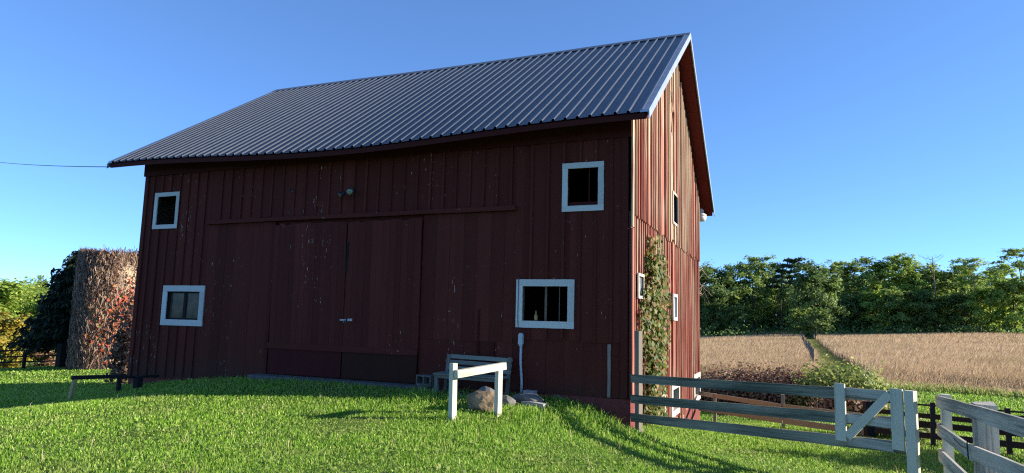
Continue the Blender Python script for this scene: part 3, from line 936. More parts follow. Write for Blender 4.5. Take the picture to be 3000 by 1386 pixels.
# ------------------------------------------------------------------ hitching rail in the yard
hr = thing('hitching_rail', (-1.9, -2.2, .2), 'short white wooden hitching rail on two posts in the lawn', 'hitching rail')
rd = Vector((.39, .86, 0)).normalized(); rn = Vector((rd.y, -rd.x, 0))
p0 = Vector((-2.06, -2.56, 0)); a0 = p0 + rn * .088 - rd * .04; a1 = a0 + rd * .98
b = MB(); b.beam(p0 + Vector((0, 0, -.3)), p0 + Vector((-.02, 0, 1.05)), .09, .085, rn, 6, .002); b.build('post', M['white'], hr)
p1 = a0 + rd * .86
b = MB(); b.beam(p1 + Vector((0, 0, -.3)), p1 + Vector((0, 0, .935)), .085, .088, rn, 5, .002); b.build('post', M['white'], hr)
b = MB(); b.beam(a0 + Vector((0, 0, .90)), a1 + Vector((0, 0, .992)), .11, .085, (0, 0, 1), 6, .002); b.build('rail', M['white'], hr)

# ------------------------------------------------------------------ pasture gate and fences
gL, gR = Vector((.09, -.10, 0)), Vector((3.88, -2.40, 0))
gd = (gR - gL).normalized(); gn = Vector((gd.y, -gd.x, 0))   # towards the camera side
if gn.y > 0: gn = -gn


def gp_(t, z, off=0.): return gL.lerp(gR, t) + Vector((0, 0, z)) + gn * off


gt = thing('pasture_gate', (2, -1.25, 0), 'long three rail wooden gate with a white braced end, beside the barn corner', 'gate')
for za, zb_ in ((.77, .905), (.43, .60), (.12, .325)):
    b = MB(); b.beam(gp_(-.005, za), gp_(.985, zb_ + .02), .14, .028, (0, 0, 1), 14, .004, .008); b.build('rail', M['grayrail'], gt)
for t in (.818, .972):
    b = MB(); b.beam(gp_(t, .315, .052), gp_(t, 1.025, .052), .135, .028, gd, 5, .002); o = b.build('stile', M['white'], gt)
for za, zb_ in ((.925, .935), (.60, .605), (.325, .325)):
    b = MB(); b.beam(gp_(.833, za, .030), gp_(.957, zb_, .030), .105, .022, (0, 0, 1), 4, .002); b.build('cross_rail', M['white_worn'], gt)
b = MB(); b.beam(gp_(.836, .37, .053), gp_(.955, .955, .053), .105, .024, (0, 0, 1), 4, .002); b.build('brace', M['white'], gt)

b = MB(); b.beam(gp_(.022, -.45, -.062), gp_(.020, 1.58, -.062), .09, .09, gd, 6, .002)
tag(b.build('gate_post', M['graywood'], None), 'tall slim bare grey post at the barn corner end of the gate', 'post')
b = MB(); b.beam(gp_(1.005, -.6, .03), gp_(1.005, 1.015, .03), .105, .10, gd, 8, .003)
tag(b.build('gate_post', M['white'], None), 'white square post at the braced end of the gate', 'post')

fn = thing('board_fence', (4.2, -4.4, -.1), 'near white three board fence running out of the picture', 'fence')
for segs in (((4.165, -2.33, .905), (4.175, -7.2, 1.10)), ((4.165, -2.33, .585), (4.165, -3.87, .575)), ((4.168, -3.875, .585), (4.16, -7.2, .80)), ((4.165, -2.33, .30), (4.165, -3.87, .26)), ((4.165, -3.875, .27), (4.165, -7.2, .45))):
    b = MB(); b.beam(segs[0], segs[1], .135, .028, (0, 0, 1), 10, .003, .006); b.build('rail', M['white_worn'], fn)
for (xx, yy, s, zt) in ((4.235, -2.42, .095, .995), (4.29, -3.83, .175, 1.045), (4.235, -6.4, .1, 1.1)):
    b = MB(); b.beam((xx, yy, -.6), (xx, yy, zt), s, s, (0, 1, 0), 8, .004 if s < .15 else .007, .004 if s < .15 else .02); b.build('post', M['white'] if s < .15 else M['white_worn'], fn)
b = MB(); b.tube([(4.147, -3.78, .665), (4.145, -3.79, .57), (4.147, -3.8, .50)], .006, 6); b.tube([(4.148, -3.78, .60), (4.146, -3.5, .585), (4.147, -3.2, .61)], .004, 6)
tag(b.build('tie_wire', M['wire'], None), 'black wire wrapped round the middle board of the near white fence', 'wire')

b = MB()
b.beam((4.36, -3.98, .33), (5.6, -5.1, .02), .10, .05, (0, 0, 1), 4, .004); b.beam((4.38, -3.92, .24), (5.6, -4.9, -.1), .07, .05, (0, 0, 1), 4, .004)
tag(b.build('lumber_scrap', M['darkrail'], None), 'rusty brown boards leaning against the big fence post', 'boards')


def fence(name, label, posts, rails, pm, rm, psize, loc, cat='fence', jit=.004):
    t = thing(name, loc, label, cat)
    for p in posts:
        b = MB(); b.beam((p[0], p[1], g1(p[0], p[1]) - .4), (p[0] + p[4] if len(p) > 4 else p[0], p[1], p[2]), p[3] if len(p) > 3 else psize, p[3] if len(p) > 3 else psize, (1, 0, 0), 4, jit)
        b.build('post', pm, t)
    for (a, c, w, th) in rails:
        b = MB(); b.beam(a, c, w, th, (0, 0, 1), 8, jit, .01); b.build('rail', rm, t)
    return t


fence('rail_fence', 'low bare wood two rail fence behind the gate', [(.62, 8.3, -.22, .08), (2.42, 6.4, .05, .09)],
      [((.12, 8.85, -.30), (2.4, 6.33, -.235), .12, .03), ((2.42, 6.33, -.235), (4.0, 4.45, -.12), .12, .03), ((.12, 8.85, -.72), (2.4, 6.33, -.575), .14, .03), ((2.42, 6.33, -.575), (4.0, 4.45, -.44), .14, .03)],
      M['farrail'], M['farrail'], .09, (2, 6.4, -.7))
b = MB(); b.beam((4.1, 4.4, -1.0), (4.1, 4.4, .2), .17, .17, (1, .3, 0), 5, .006, .01)
tag(b.build('corner_post', M['blackwood'], None), 'thick black post seen through the braced end of the gate', 'post')
fence('dark_rail_fence', 'dark brown four rail fence beyond the near white fence', [(5.02, 3.22, .37, .075, .03), (6.15, 2.98, .37, .075), (7.4, 2.75, .42, .08)],
      [((4.15, 4.3, .22), (7.6, 2.7, .33), .03, .03), ((4.18, 4.3, .03), (6.15, 2.93, .10), .09, .035), ((6.15, 2.93, .21), (8, 2.6, .24), .1, .035), ((4.18, 4.3, -.08), (6.2, 2.9, -.02), .03, .03),
       ((4.18, 4.3, -.16), (7.6, 2.7, -.06), .10, .035), ((4.18, 4.3, -.36), (7.6, 2.7, -.26), .11, .035)], M['darkrail'], M['darkrail'], .08, (5.5, 3.1, -.5))

# fence of thin posts beside the mown track
tf = thing('track_fence', (4, 60, -.8), 'line of thin grey posts along the mown track through the meadow', 'fence')
for i, yy in enumerate(np.geomspace(31, 112, 15)):
    xx = 3.95 + (yy - 38) * .0085
    b = MB(); h = random.uniform(1.15, 1.45)
    b.beam((xx, yy, g1(xx, yy) - .3), (xx + random.uniform(-.05, .05), yy, g1(xx, yy) + h), .10, .10, (1, 0, 0), 2, .006); b.build('post', M['graywood'], tf)
for i, dz in enumerate((.5, .95)):
    b = MB(); b.tube([(3.95 + (yy - 38) * .0085 - .06, yy, g1(3.95 + (yy - 38) * .0085, yy) + dz) for yy in np.geomspace(31, 112, 15)], .008, 5); b.build('wire', M['wire'], tf)

# low rail left of the barn; shade and sun are in its wood colours
lr = thing('low_rail', (-10.5, -2.1, -.05), 'low rail on stub posts left of the barn, coloured dark for shade', 'low rail')
q0, q1 = Vector((-10.57, -2.50, .355)), Vector((-10.28, -1.25, .33))
lrd = (q1 - q0).normalized()
b = MB(); b.beam(q0 - lrd * .03, q0.lerp(q1, .78), .075, .09, (0, 0, 1), 5, .003, .006); b.build('rail', M['blackwood'], lr)
b = MB(); b.beam(q0.lerp(q1, .74) + Vector((0, 0, -.03)), q0.lerp(q1, 1.5) + Vector((-.35, 0, -.05)), .05, .07, (0, 0, 1), 3, .003); b.build('rail', M['blackwood'], lr)
b = MB(); b.beam((-10.66, -2.48, -.2), q0 + Vector((.02, .02, -.02)), .075, .06, (1, 0, 0), 3, .003); b.build('leg', M['sunlit_wood'], lr)
m_ = q0.lerp(q1, .70); b = MB(); b.beam((m_.x, m_.y - .03, -.25), m_ + Vector((0, -.03, .0)), .065, .065, (1, 0, 0), 3, .003); b.build('leg', M['blackwood'], lr)
m_ = q0.lerp(q1, .98); b = MB(); b.beam((m_.x, m_.y, -.25), m_ + Vector((0, 0, -.02)), .13, .13, (1, 0, 0), 3, .004); b.build('leg', M['blackwood'], lr)

# far left fence, trough
b = MB()
fence('far_rail_fence', 'dark rail fence at the lawn edge left of the silo', [(-33.9, 9.3, g1(-33.9, 9.3) + 1.0, .26), (-32.0, 9.75, g1(-32, 9.75) + .9, .12), (-30.3, 10.4, g1(-30.3, 10.4) + 1.15, .32), (-28.9, 11.2, -.2, .12)],
      [((-34.2, 9.2, g1(-34, 9.2) + z), (-28.6, 11.2, g1(-29, 11) + z), .07, .05) for z in (.35, .62, .92)], M['blackwood'], M['blackwood'], .1, (-31, 10, -1.2))
b = MB(); b.beam((-38.5, 7.6, g1(-36, 8.4) + .25), (-34.4, 9.0, g1(-34.4, 9.0) + .25), .42, .06, (0, 0, 1), 4, .004)
b.beam((-38.5, 8.2, g1(-36, 8.4) + .25), (-34.6, 9.6, g1(-34.4, 9.0) + .25), .42, .06, (0, 0, 1), 4, .004); b.beam((-34.4, 9.0, g1(-34.4, 9.0) + .27), (-34.62, 9.6, g1(-34.4, 9.0) + .27), .5, .06, (0, 0, 1))
tag(b.build('feed_trough', M['white'], None), 'long low white trough at the far left lawn edge', 'trough')

# ------------------------------------------------------------------ foliage tools
def leaf_quads(C, size, rng, up=0., elong=1.5, nrm=None, droop=None):
    """diamond leaf faces at centres C (n,3)"""
    n = len(C)
    N = rng.normal(size=(n, 3)) if nrm is None else nrm + rng.normal(size=(n, 3)) * .5
    N[:, 2] += up
    N /= np.linalg.norm(N, axis=1)[:, None] + 1e-9
    T = np.cross(N, rng.normal(size=(n, 3))) if droop is None else np.cross(N, np.cross(droop, N) + rng.normal(size=(n, 3)) * .15)
    T /= np.linalg.norm(T, axis=1)[:, None] + 1e-9
    B = np.cross(N, T)
    s = (size if np.ndim(size) else np.full(n, size))[:, None] * rng.uniform(.65, 1.35, (n, 1))
    V = np.stack([C - T * s * .5 * elong, C + B * s * .5 + N * s * .12, C + T * s * .5 * elong, C - B * s * .5 + N * s * .12], 1)
    return V.reshape(-1, 3), np.arange(n * 4).reshape(n, 4)


def ribbons(P0, P1, P2, w, rng):
    """thin curved strips through three points each"""
    n = len(P0)
    d = P2 - P0; s = np.cross(d, rng.normal(size=(n, 3))); s /= np.linalg.norm(s, axis=1)[:, None] + 1e-9
    s *= (w[:, None] if np.ndim(w) else w) / 2
    V = np.stack([P0 - s, P0 + s, P1 - s * .8, P1 + s * .8, P2 - s * .3, P2 + s * .3], 1).reshape(-1, 3)
    i = np.arange(n)[:, None] * 6
    return V, np.concatenate([i + np.array([[0, 1, 3, 2]]), i + np.array([[2, 3, 5, 4]])])


def make_tree(seed, H, spread, base=.28, nl=11, ncl=70, leaf=.42, per=60, airy=.0, lean=(0, 0), flat=.6, trunk_r=.22, low=False):
    """trunk MB and leaf clump centres, local coordinates"""
    rg = random.Random(seed); rn_ = np.random.default_rng(seed)
    mb = MB(); tips = []
    tp = [Vector((lean[0] * H * s * s + rg.uniform(-.12, .12) * H * .05, lean[1] * H * s * s + rg.uniform(-.12, .12) * H * .05, H * .92 * s)) for s in np.linspace(0, 1, 8)]
    tp[0] = Vector((0, 0, -.4))
    mb.tube(tp, [trunk_r * (1 - .85 * i / 7) * (1.35 if i == 0 else 1) for i in range(8)], 7)
    for i in range(nl):
        s = base + (1 - base) * (i + rg.random() * .6) / nl
        s = min(s, .98)
        f = s * 7; j = min(6, int(f)); st = tp[j].lerp(tp[j + 1], f - j)
        a = i * 2.4 + rg.uniform(-.5, .5)
        env = math.sin(math.pi * min(1, (s - base * .6) / (1.12 - base * .6))) ** .7
        ln = spread * env * rg.uniform(.7, 1.15)
        el = rg.uniform(.15, .55) + s * .5
        en = st + Vector((math.cos(a) * math.cos(el), math.sin(a) * math.cos(el), math.sin(el))) * ln
        mid = st.lerp(en, .5) + Vector((0, 0, -.06 * ln))
        mb.tube([st, mid, en], [trunk_r * .4 * (1 - s * .5), trunk_r * .22, trunk_r * .06], 5)
        for kk in range(3):
            q = mid.lerp(en, rg.uniform(.0, .8)); e2 = q + Vector((rg.gauss(0, 1), rg.gauss(0, 1), rg.gauss(.25, .6))).normalized() * ln * rg.uniform(.3, .55)
            mb.tube([q, q.lerp(e2, .5), e2], [trunk_r * .13, trunk_r * .08, trunk_r * .03], 4)
            tips.append(e2); tips.append(q.lerp(e2, .6))
        tips.append(en); tips.append(mid.lerp(en, .7))
    tips.append(tp[-1] + Vector((0, 0, .05 * H)))
    rg.shuffle(tips)
    while len(tips) < ncl: tips.append(tips[rg.randrange(len(tips))] + Vector((rg.gauss(0, 1), rg.gauss(0, 1), rg.gauss(0, .7))) * spread * .17)
    tips = tips[:max(ncl, 10)]
    cs = []
    for t in tips:
        r = spread * rg.uniform(.10, .20) * (1 - airy * .25)
        n = int(per * .78 * rg.uniform(.6, 1.3))
        c = np.array(t) + rn_.normal(size=(n, 3)) * np.array([r, r, r * flat]) * .62
        cs.append(c)
    C = np.concatenate(cs)
    C = C[C[:, 2] > (.3 if low else H * base * .45)]
    ctr = np.c_[C[:, 2] * lean[0] * .5, C[:, 2] * lean[1] * .5, np.full(len(C), H * (.45 if low else .55))]
    nr = (C - ctr) / np.array([spread, spread, H * .4]); nr /= np.linalg.norm(nr, axis=1)[:, None] + 1e-6
    V, F = leaf_quads(C, leaf, rn_, up=.2, nrm=nr)
    return mb, V, F


TREES = {}


def tree_proto(key, name, mat, bark, seed, **kw):
    mb, V, F = make_tree(seed, **kw)
    r = bpy.data.objects.new(name, None)
    cm = bpy.data.meshes.new('crown')
    TREES[key] = (name, mb, V, F, mat, bark)


MESHC = {}


def place_tree(key, loc, scale, rotz, label, cat='tree', group=None, mat=None):
    name, mb, V, F, m0, bark = TREES[key]
    mat = mat or m0
    r = thing(name, (loc[0], loc[1], g1(loc[0], loc[1]) if len(loc) < 3 else loc[2]), label, cat, group)
    r.rotation_euler[2] = rotz; r.scale = scale if isinstance(scale, tuple) else (scale,) * 3
    ck = (key, mat.name)
    if ck not in MESHC:
        keep = ORIG[r.name]; ORIG[r.name] = Vector((0, 0, 0))
        t = mb.build('trunk', bark, r); c = np_mesh('crown', V, F, mat, r)
        ORIG[r.name] = keep
        MESHC[ck] = (t, c)
    else:
        for o in MESHC[ck]:
            c = o.copy(); COL.objects.link(c); c.parent = r
    return r


tree_proto('oak', 'broadleaf_tree', M['leaf_dark'], M['bark'], 21, H=15, spread=5.6, base=.14, nl=18, ncl=240, leaf=.34, per=70)
tree_proto('oak2', 'broadleaf_tree', M['leaf_dark'], M['bark'], 35, H=15, spread=4.8, base=.18, nl=17, ncl=220, leaf=.33, per=70)
tree_proto('locust', 'locust_tree', M['leaf_mid'], M['bark'], 52, H=17, spread=4.6, base=.22, nl=18, ncl=230, leaf=.28, per=50, airy=.8, flat=.68)
tree_proto('locust2', 'locust_tree', M['leaf_mid'], M['bark'], 77, H=17, spread=5.0, base=.2, nl=18, ncl=230, leaf=.28, per=50, airy=.8, flat=.68, lean=(.05, 0))
tree_proto('wispy', 'wispy_tree', M['leaf_mid'], M['bark_pale'], 91, H=18, spread=4.2, base=.35, nl=16, ncl=120, leaf=.26, per=36, airy=1, flat=.62, lean=(-.06, 0), trunk_r=.18)
tree_proto('low', 'understorey_tree', M['leaf_yel'], M['bark'], 14, H=8, spread=3.6, base=.1, nl=14, ncl=150, leaf=.27, per=70, low=True)
tree_proto('lowfine', 'understorey_tree', M['leaf_yel'], M['bark'], 19, H=7, spread=3.3, base=.1, nl=14, ncl=190, leaf=.19, per=90, low=True)
tree_proto('shrub', 'shrub', M['leaf_dark'], M['bark'], 66, H=3.2, spread=1.9, base=.05, nl=12, ncl=90, leaf=.14, per=90, low=True, trunk_r=.06)


def upos(u, dist):
    """bearing from the picture column -> ground point at a distance from the camera"""
    yaw = rad(22.6085); th = math.atan((u * 3000 / 2576 - 1500) / 1938.4)
    a = yaw - th
    return (float(CAM[0] - math.sin(a) * dist), float(CAM[1] + math.cos(a) * dist))


RT = [  # key, u, dist, scale(xy, z), mat, label
    ('oak', 1772, 140, (1.0, .90), None, 'round dark green tree just right of the barn edge'),
    ('oak2', 1836, 142, (1.05, .86), None, 'dark green tree second from the barn edge, lower rounded crown'),
    ('locust', 1896, 146, (1.15, .96), 'leaf_mid', 'tall airy light green tree rising left of the leaning pine'),
    ('locust2', 1950, 150, (1.0, .86), 'leaf_mid', 'airy green tree standing behind the leaning pine'),
    ('oak', 2052, 118, (.86, .74), 'leaf_dark', 'broad tree reaching over the end of the mown track'),
    ('locust', 2120, 150, (1.0, .86), 'leaf_mid', 'airy tree just right of the mown track'),
    ('locust2', 2176, 146, (1.05, .85), 'leaf_mid', 'tall airy tree above the green bush, left of the pair of crowns'),
    ('locust', 2240, 146, (1.15, .88), 'leaf_yel', 'tallest yellow green tree in the middle of the right wood'),
    ('locust2', 2296, 147, (1.0, .84), 'leaf_yel', 'yellow green tree left of the bare branches'),
    ('oak2', 2350, 150, (1.0, .80), 'leaf_mid', 'lower green tree beneath the bare branches'),
    ('locust', 2408, 148, (1.0, .76), 'leaf_mid', 'airy dark tree right of the bare branches'),
    ('wispy', 2462, 138, (1.1, .74), 'leaf_yel', 'thin pale trunked tree with a sparse crown, third from the right edge'),
    ('locust2', 2520, 144, (1.0, .72), 'leaf_yel', 'yellow green tree second from the right edge'),
    ('wispy', 2582, 134, (1.2, .80), 'leaf_mid', 'tall sparse tree at the right edge of the picture'),
]
for i, (key, u, dd, sc, mt, lab) in enumerate(RT):
    place_tree(key, upos(u, dd), (sc[0], sc[0], sc[1]), i * 2.3 + .4, lab, group='trees along the far meadow edge', mat=M[mt] if mt else None)

LOWS = [(1800, 136, .8, 'leaf_dark'), (1850, 134, .7, 'leaf_dark'), (2010, 128, .6, 'leaf_mid'), (2100, 138, .8, 'leaf_dark'), (2150, 140, .85, 'leaf_dark'), (2205, 138, .95, 'leaf_yel'), (2262, 136, .9, 'leaf_mid'), (2318, 138, .9, 'leaf_dark'),
        (2372, 140, .8, 'leaf_mid'), (2425, 138, .85, 'leaf_dark'), (2490, 136, .95, 'leaf_yel'), (2550, 134, 1.05, 'leaf_yel')]
LL = ['dark low tree at the wood edge nearest the barn', 'dark low tree under the second round crown', 'small green tree at the left side of the track end', 'dark low tree right of the track end', 'dark low tree above the green bush',
      'bright yellow green low tree left of the middle of the right wood', 'green low tree below the tallest yellow green crown', 'dark low tree left of the bare branches', 'green low tree under the bare branches', 'dark low tree right of the bare branches',
      'yellow low tree beside the thin pale trunk', 'yellow low tree near the right picture edge']
for i, ((u, dd, s, mt), lab) in enumerate(zip(LOWS, LL)):
    place_tree('low', upos(u, dd), s, i * 1.7, lab, group='low trees at the wood edge', mat=M[mt])

# leaning pine among the broadleaves
pn = thing('pine_tree', (*upos(1968, 148), g1(*upos(1968, 148)) + 1.3), 'leaning dark pine with flat tiers above the broadleaf crowns', 'tree')
px, py, pz = pn.location
b = MB(); b.tube([(px, py, pz - .3), (px - .3, py, pz + 6), (px + .3, py, pz + 11), (px + 2.0, py, pz + 14.2)], [.22, .17, .12, .03], 7)
pc_ = []
for i in range(11):
    s = i / 10; st = Vector((px + .2 + 1.8 * s ** 1.6, py, pz + 8.6 + 5.4 * s)); sd = 1 if i % 2 else -1
    e = st + Vector(((3.3 - 1.5 * s) if sd > 0 else -2.4 * (1 - s) - .5, random.uniform(-1, 1), 1.0 if sd > 0 else .2))
    b.tube([st, st.lerp(e, .5), e], [.06, .04, .015], 4)
    for kx in range(5):
        q = st.lerp(e, .35 + .65 * kx / 4); pc_.append(np.array(q) + RNG.normal(size=(42, 3)) * np.array([.42, .42, .13]))
b.build('trunk', M['bark'], pn)
V, F = leaf_quads(np.concatenate(pc_), .30, RNG, up=.3, elong=2.4); np_mesh('crown', V, F, M['pine'], pn)

# bare branches of a dead tree
dt = thing('dead_tree', (*upos(2352, 140), g1(*upos(2352, 140))), 'bare dead tree top poking above the wood', 'tree')
px, py, pz = dt.location
b = MB(); b.tube([(px, py, pz - .3), (px + .2, py, pz + 8), (px, py, pz + 14.2)], [.2, .13, .04], 6)
b.build('trunk', M['bark_pale'], dt)
b = MB()
for i in range(14):
    st = Vector((px + random.uniform(-.1, .1), py, pz + random.uniform(8.5, 14))); e = st + Vector((random.uniform(-2.2, 2.2), random.uniform(-1.5, 1.5), random.uniform(.7, 1.8)))
    b.tube([st, st.lerp(e, .5) + Vector((0, 0, -.15)), e], [.045, .03, .012], 4)
    for kk in range(3):
        q = st.lerp(e, random.uniform(.4, 1)); e2 = q + Vector((random.uniform(-.7, .7), random.uniform(-.5, .5), random.uniform(.1, .7))); b.tube([q, e2], [.018, .008], 4)
b.build('limb', M['bark_pale'], dt)

# the deep wood behind (one mass): crowns, trunks and undergrowth
cs, tb = [], MB()
rg = np.random.default_rng(5)
for i in range(120):
    u = rg.uniform(1690, 2760); dd = rg.uniform(156, 185)
    px, py = upos(u, dd); h = rg.uniform(9, 12.8); z0 = g1(px, py)
    tb.tube([(px, py, z0 - .5), (px + rg.uniform(-.4, .4), py, z0 + h * .8)], [.2, .08], 5)
    for kx in range(26):
        c = np.array([px, py, z0]) + np.array([rg.normal() * 2.6, rg.normal() * 2.0, rg.uniform(.5, h)])
        cs.append(c + rg.normal(size=(22, 3)) * np.array([.9, .9, .55]))
V, F = leaf_quads(np.concatenate(cs), .5, rg, up=.3)
wd = thing('deep_wood', (10, 150, 0), 'dark mass of trees deep in the wood behind the meadow', 'wood'); wd['kind'] = 'stuff'
np_mesh('foliage', V, F, M['leaf_dark'], wd); tb.build('trunk', M['bark'], wd)
cs = []
for i in range(170):
    px, py = upos(rg.uniform(1700, 2700), rg.uniform(128, 150)); z0 = g1(px, py)
    cs.append(np.array([px, py, z0 + .6]) + rg.normal(size=(55, 3)) * np.array([1.2, 1.0, .7]))
C = np.concatenate(cs); C = C[~in_path(C[:, 0], C[:, 1]) | (C[:, 1] > 126)]
V, F = leaf_quads(C, .34, rg, up=.3)
tag(np_mesh('undergrowth', V, F, M['leaf_dark']), 'dark undergrowth along the foot of the far wood', 'undergrowth', kind='stuff')

# left trees
LT = [('lowfine', -30, 62, 1.05, .84, 'leaf_yel', 'bright yellow green tree at the left picture edge'), ('lowfine', 30, 70, 1.15, .88, 'leaf_yel', 'yellow green tree left of the spruce, nearest the picture edge'), ('lowfine', 88, 68, .9, .80, 'leaf_yel', 'yellow green tree directly left of the spruce'),
      ('oak2', 108, 118, .50, .60, 'leaf_mid', 'round crown rising behind the left trees'), ('locust', 40, 125, .6, .52, 'leaf_mid', 'far grey green tree top at the left skyline'), ('oak2', 165, 110, .5, .5, 'leaf_dark', 'dark far tree behind the spruce'),
      ('oak', -20, 130, .55, .56, 'leaf_mid', 'far tree top at the left picture edge'), ('lowfine', 150, 64, .8, .75, 'leaf_yel', 'yellow green tree mostly hidden behind the spruce')]
for i, (key, u, dd, s, sz, mt, lab) in enumerate(LT):
    place_tree(key, upos(u, dd), (s, s, sz), i * 1.9 + 1, lab, group='trees left of the silo', mat=M[mt])
SH = [(-10, 52, .95, 'leaf_gold', 'golden yellow shrub at the left picture edge'), (42, 53, .85, 'leaf_gold', 'golden green shrub above the white trough'), (92, 54, .75, 'bush', 'pale green shrub behind the far rail fence'), (140, 54, .7, 'brownbush', 'brown shrub under the spruce behind the rail fence')]
for i, (u, dd, s, mt, lab) in enumerate(SH):
    place_tree('shrub', upos(u, dd), (s * 1.2, s * 1.2, s), i * 1.3, lab, cat='shrub', group='shrubs behind the far rail fence', mat=M[mt])

# spruce beside the silo
sx, sy = upos(200, 41.5); sz = g1(sx, sy)
sp = thing('spruce_tree', (sx, sy, sz), 'dark spruce with drooping boughs beside the silo', 'tree')
b = MB(); b.tube([(sx, sy, sz - .3), (sx, sy, sz + 6.1)], [.2, .02], 8)
cs, dr_ = [], []
nw = 26
for i in range(nw):
    s = i / (nw - 1); z = sz + 1.35 + 4.6 * s
    R = 2.5 * (1 - s) ** .8 + .15
    for kx in range(9):
        a = kx * 2 * math.pi / 9 + i * 1.1 + random.uniform(-.25, .25); r = R * random.uniform(.75, 1.15)
        st = np.array([sx, sy, z]); e = st + np.array([math.cos(a) * r, math.sin(a) * r, -.22 * r + .10 * r])
        if kx % 3 == 0: b.tube([tuple(st), tuple((st + e) / 2 + np.array([0, 0, -.06 * r])), tuple(e)], [.03, .02, .006], 4)
        n = int(20 + 46 * r / 2.5)
        t = RNG.uniform(.1, 1, n)[:, None]
        p = st + (e - st) * t + np.c_[RNG.normal(size=(n, 2)) * .12, -np.abs(RNG.normal(size=n)) * .16 - .1 * np.sin(t[:, 0] * 3)]
        cs.append(p); dr_.append(np.tile((e - st) / (r + .01) * .6 + np.array([0, 0, -.6]), (n, 1)))
b.build('trunk', M['bark'], sp)
V, F = leaf_quads(np.concatenate(cs), .13, RNG, elong=2.6, droop=np.concatenate(dr_)); np_mesh('crown', V, F, M['needle'], sp)

V, F = leaf_quads(WEED, .034, RNG, up=1.6, elong=1.1)
tag(np_mesh('lawn_weeds', V, F, M['leaf_mid']), 'broad leaved weeds and clover scattered in the lawn', 'weeds', kind='stuff')

# silo
cx, cy = upos(293, 38.2); cz = g1(cx, cy); SR, SH_ = 1.36, 5.42
si = thing('silo', (cx, cy, cz), 'short roofless silo of tan staves wrapped in dry creeper', 'silo')
b = MB(); n = 48
for i in range(n + 1):
    a = 2 * math.pi * i / n
    for (rr, zz) in ((SR, -.6), (SR, SH_), (SR - .15, SH_), (SR - .15, -.6)):
        b.V.append(Vector((cx + rr * math.cos(a), cy + rr * math.sin(a), cz + zz))); b.B.append((zz + 20, a * SR, 0))
for i in range(n):
    for kx in range(3): b.F.append((i * 4 + kx, (i + 1) * 4 + kx, (i + 1) * 4 + kx + 1, i * 4 + kx + 1))
b.build('stave_wall', M['silo'], si, True)
b = MB()
for zz in np.arange(.35, SH_, .75): b.tube([(cx + (SR + .01) * math.cos(a), cy + (SR + .01) * math.sin(a), cz + zz) for a in np.linspace(0, 2 * math.pi, 49)], .014, 5)
b.build('hoop', M['darkmetal'], si)


def cyl(a, z, r): return np.c_[cx + r * np.cos(a), cy + r * np.sin(a), cz + z]


va = math.atan2(CAM[1] - cy, CAM[0] - cx)         # side that faces the camera
sv = thing('silo_creeper', (cx, cy, cz), 'brown leafless creeper with red leaves covering the silo', 'creeper')
n = 5200
a = va + RNG.uniform(-2.0, 2.0, n); z = RNG.uniform(.0, SH_ + .1, n)
keep = RNG.random(n) < np.where((a - va > .15) & (z > 2.2), .32, 1.); a, z = a[keep], z[keep]; n = len(a)
l = RNG.uniform(.25, .8, n); da = RNG.normal(size=n) * .16
r0 = SR + RNG.uniform(.02, .16, n)
V, F = ribbons(cyl(a, z, r0), cyl(a + da * .5 + RNG.normal(size=n) * .03, z - l * .4 + .1, r0 + RNG.uniform(0, .22, n)), cyl(a + da, z - l, r0 + RNG.uniform(-.02, .16, n)), RNG.uniform(.012, .045, n), RNG)
np_mesh('twigs', V, F, M['twig'], sv)
n = 1500
a = RNG.uniform(0, 2 * np.pi, n); z = SH_ + RNG.normal(size=n) * .10
V1, F1 = ribbons(cyl(a, z, SR - .05 + RNG.normal(size=n) * .05), cyl(a, z + RNG.uniform(.02, .2, n), SR + RNG.uniform(-.05, .25, n)), cyl(a + RNG.normal(size=n) * .06, z - RNG.uniform(.1, .6, n), SR + RNG.uniform(.05, .32, n)), RNG.uniform(.012, .04, n), RNG)
np_mesh('top_fringe', V1, F1, M['twig'], sv)
n = 5200
a = va + RNG.uniform(-1.9, 1.9, n); z = RNG.uniform(.1, SH_ + .08, n)
keep = RNG.random(n) < np.where((a - va > .1) & (z > 2.4), .18, np.where(a < va, 1., .6)); a, z = a[keep], z[keep]; n = len(a)
C = cyl(a, z, SR + RNG.uniform(.03, .22, n)); nr = np.c_[np.cos(a), np.sin(a), np.zeros(n)]
V, F = leaf_quads(C, .10, RNG, nrm=nr); np_mesh('dry_leaves', V, F, M['dryleaf'], sv)
n = 900
a = va + .35 + RNG.normal(size=n) * .42; z = np.clip(2.1 + RNG.normal(size=n) * .75 + .6 * (a - va), .3, 5.5)
C = cyl(a, z, SR + RNG.uniform(.08, .26, n)); nr = np.c_[np.cos(a), np.sin(a), np.zeros(n)]
V, F = leaf_quads(C, .12, RNG, nrm=nr); np_mesh('red_leaves', V, F, M['redleaf'], sv)

# dark leafy shrub between silo and barn
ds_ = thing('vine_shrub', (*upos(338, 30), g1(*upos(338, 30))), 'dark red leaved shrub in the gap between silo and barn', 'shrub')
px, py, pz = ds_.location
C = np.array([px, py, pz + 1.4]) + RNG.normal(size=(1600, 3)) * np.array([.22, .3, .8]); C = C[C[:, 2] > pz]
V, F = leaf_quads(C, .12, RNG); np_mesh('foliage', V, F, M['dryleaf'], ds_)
b = MB()
for i in range(7): b.tube([(px, py, pz - .2), (px + random.uniform(-.4, .4), py + random.uniform(-.4, .4), pz + random.uniform(1.6, 2.6))], [.03, .008], 5)
b.build('stem', M['bark'], ds_)

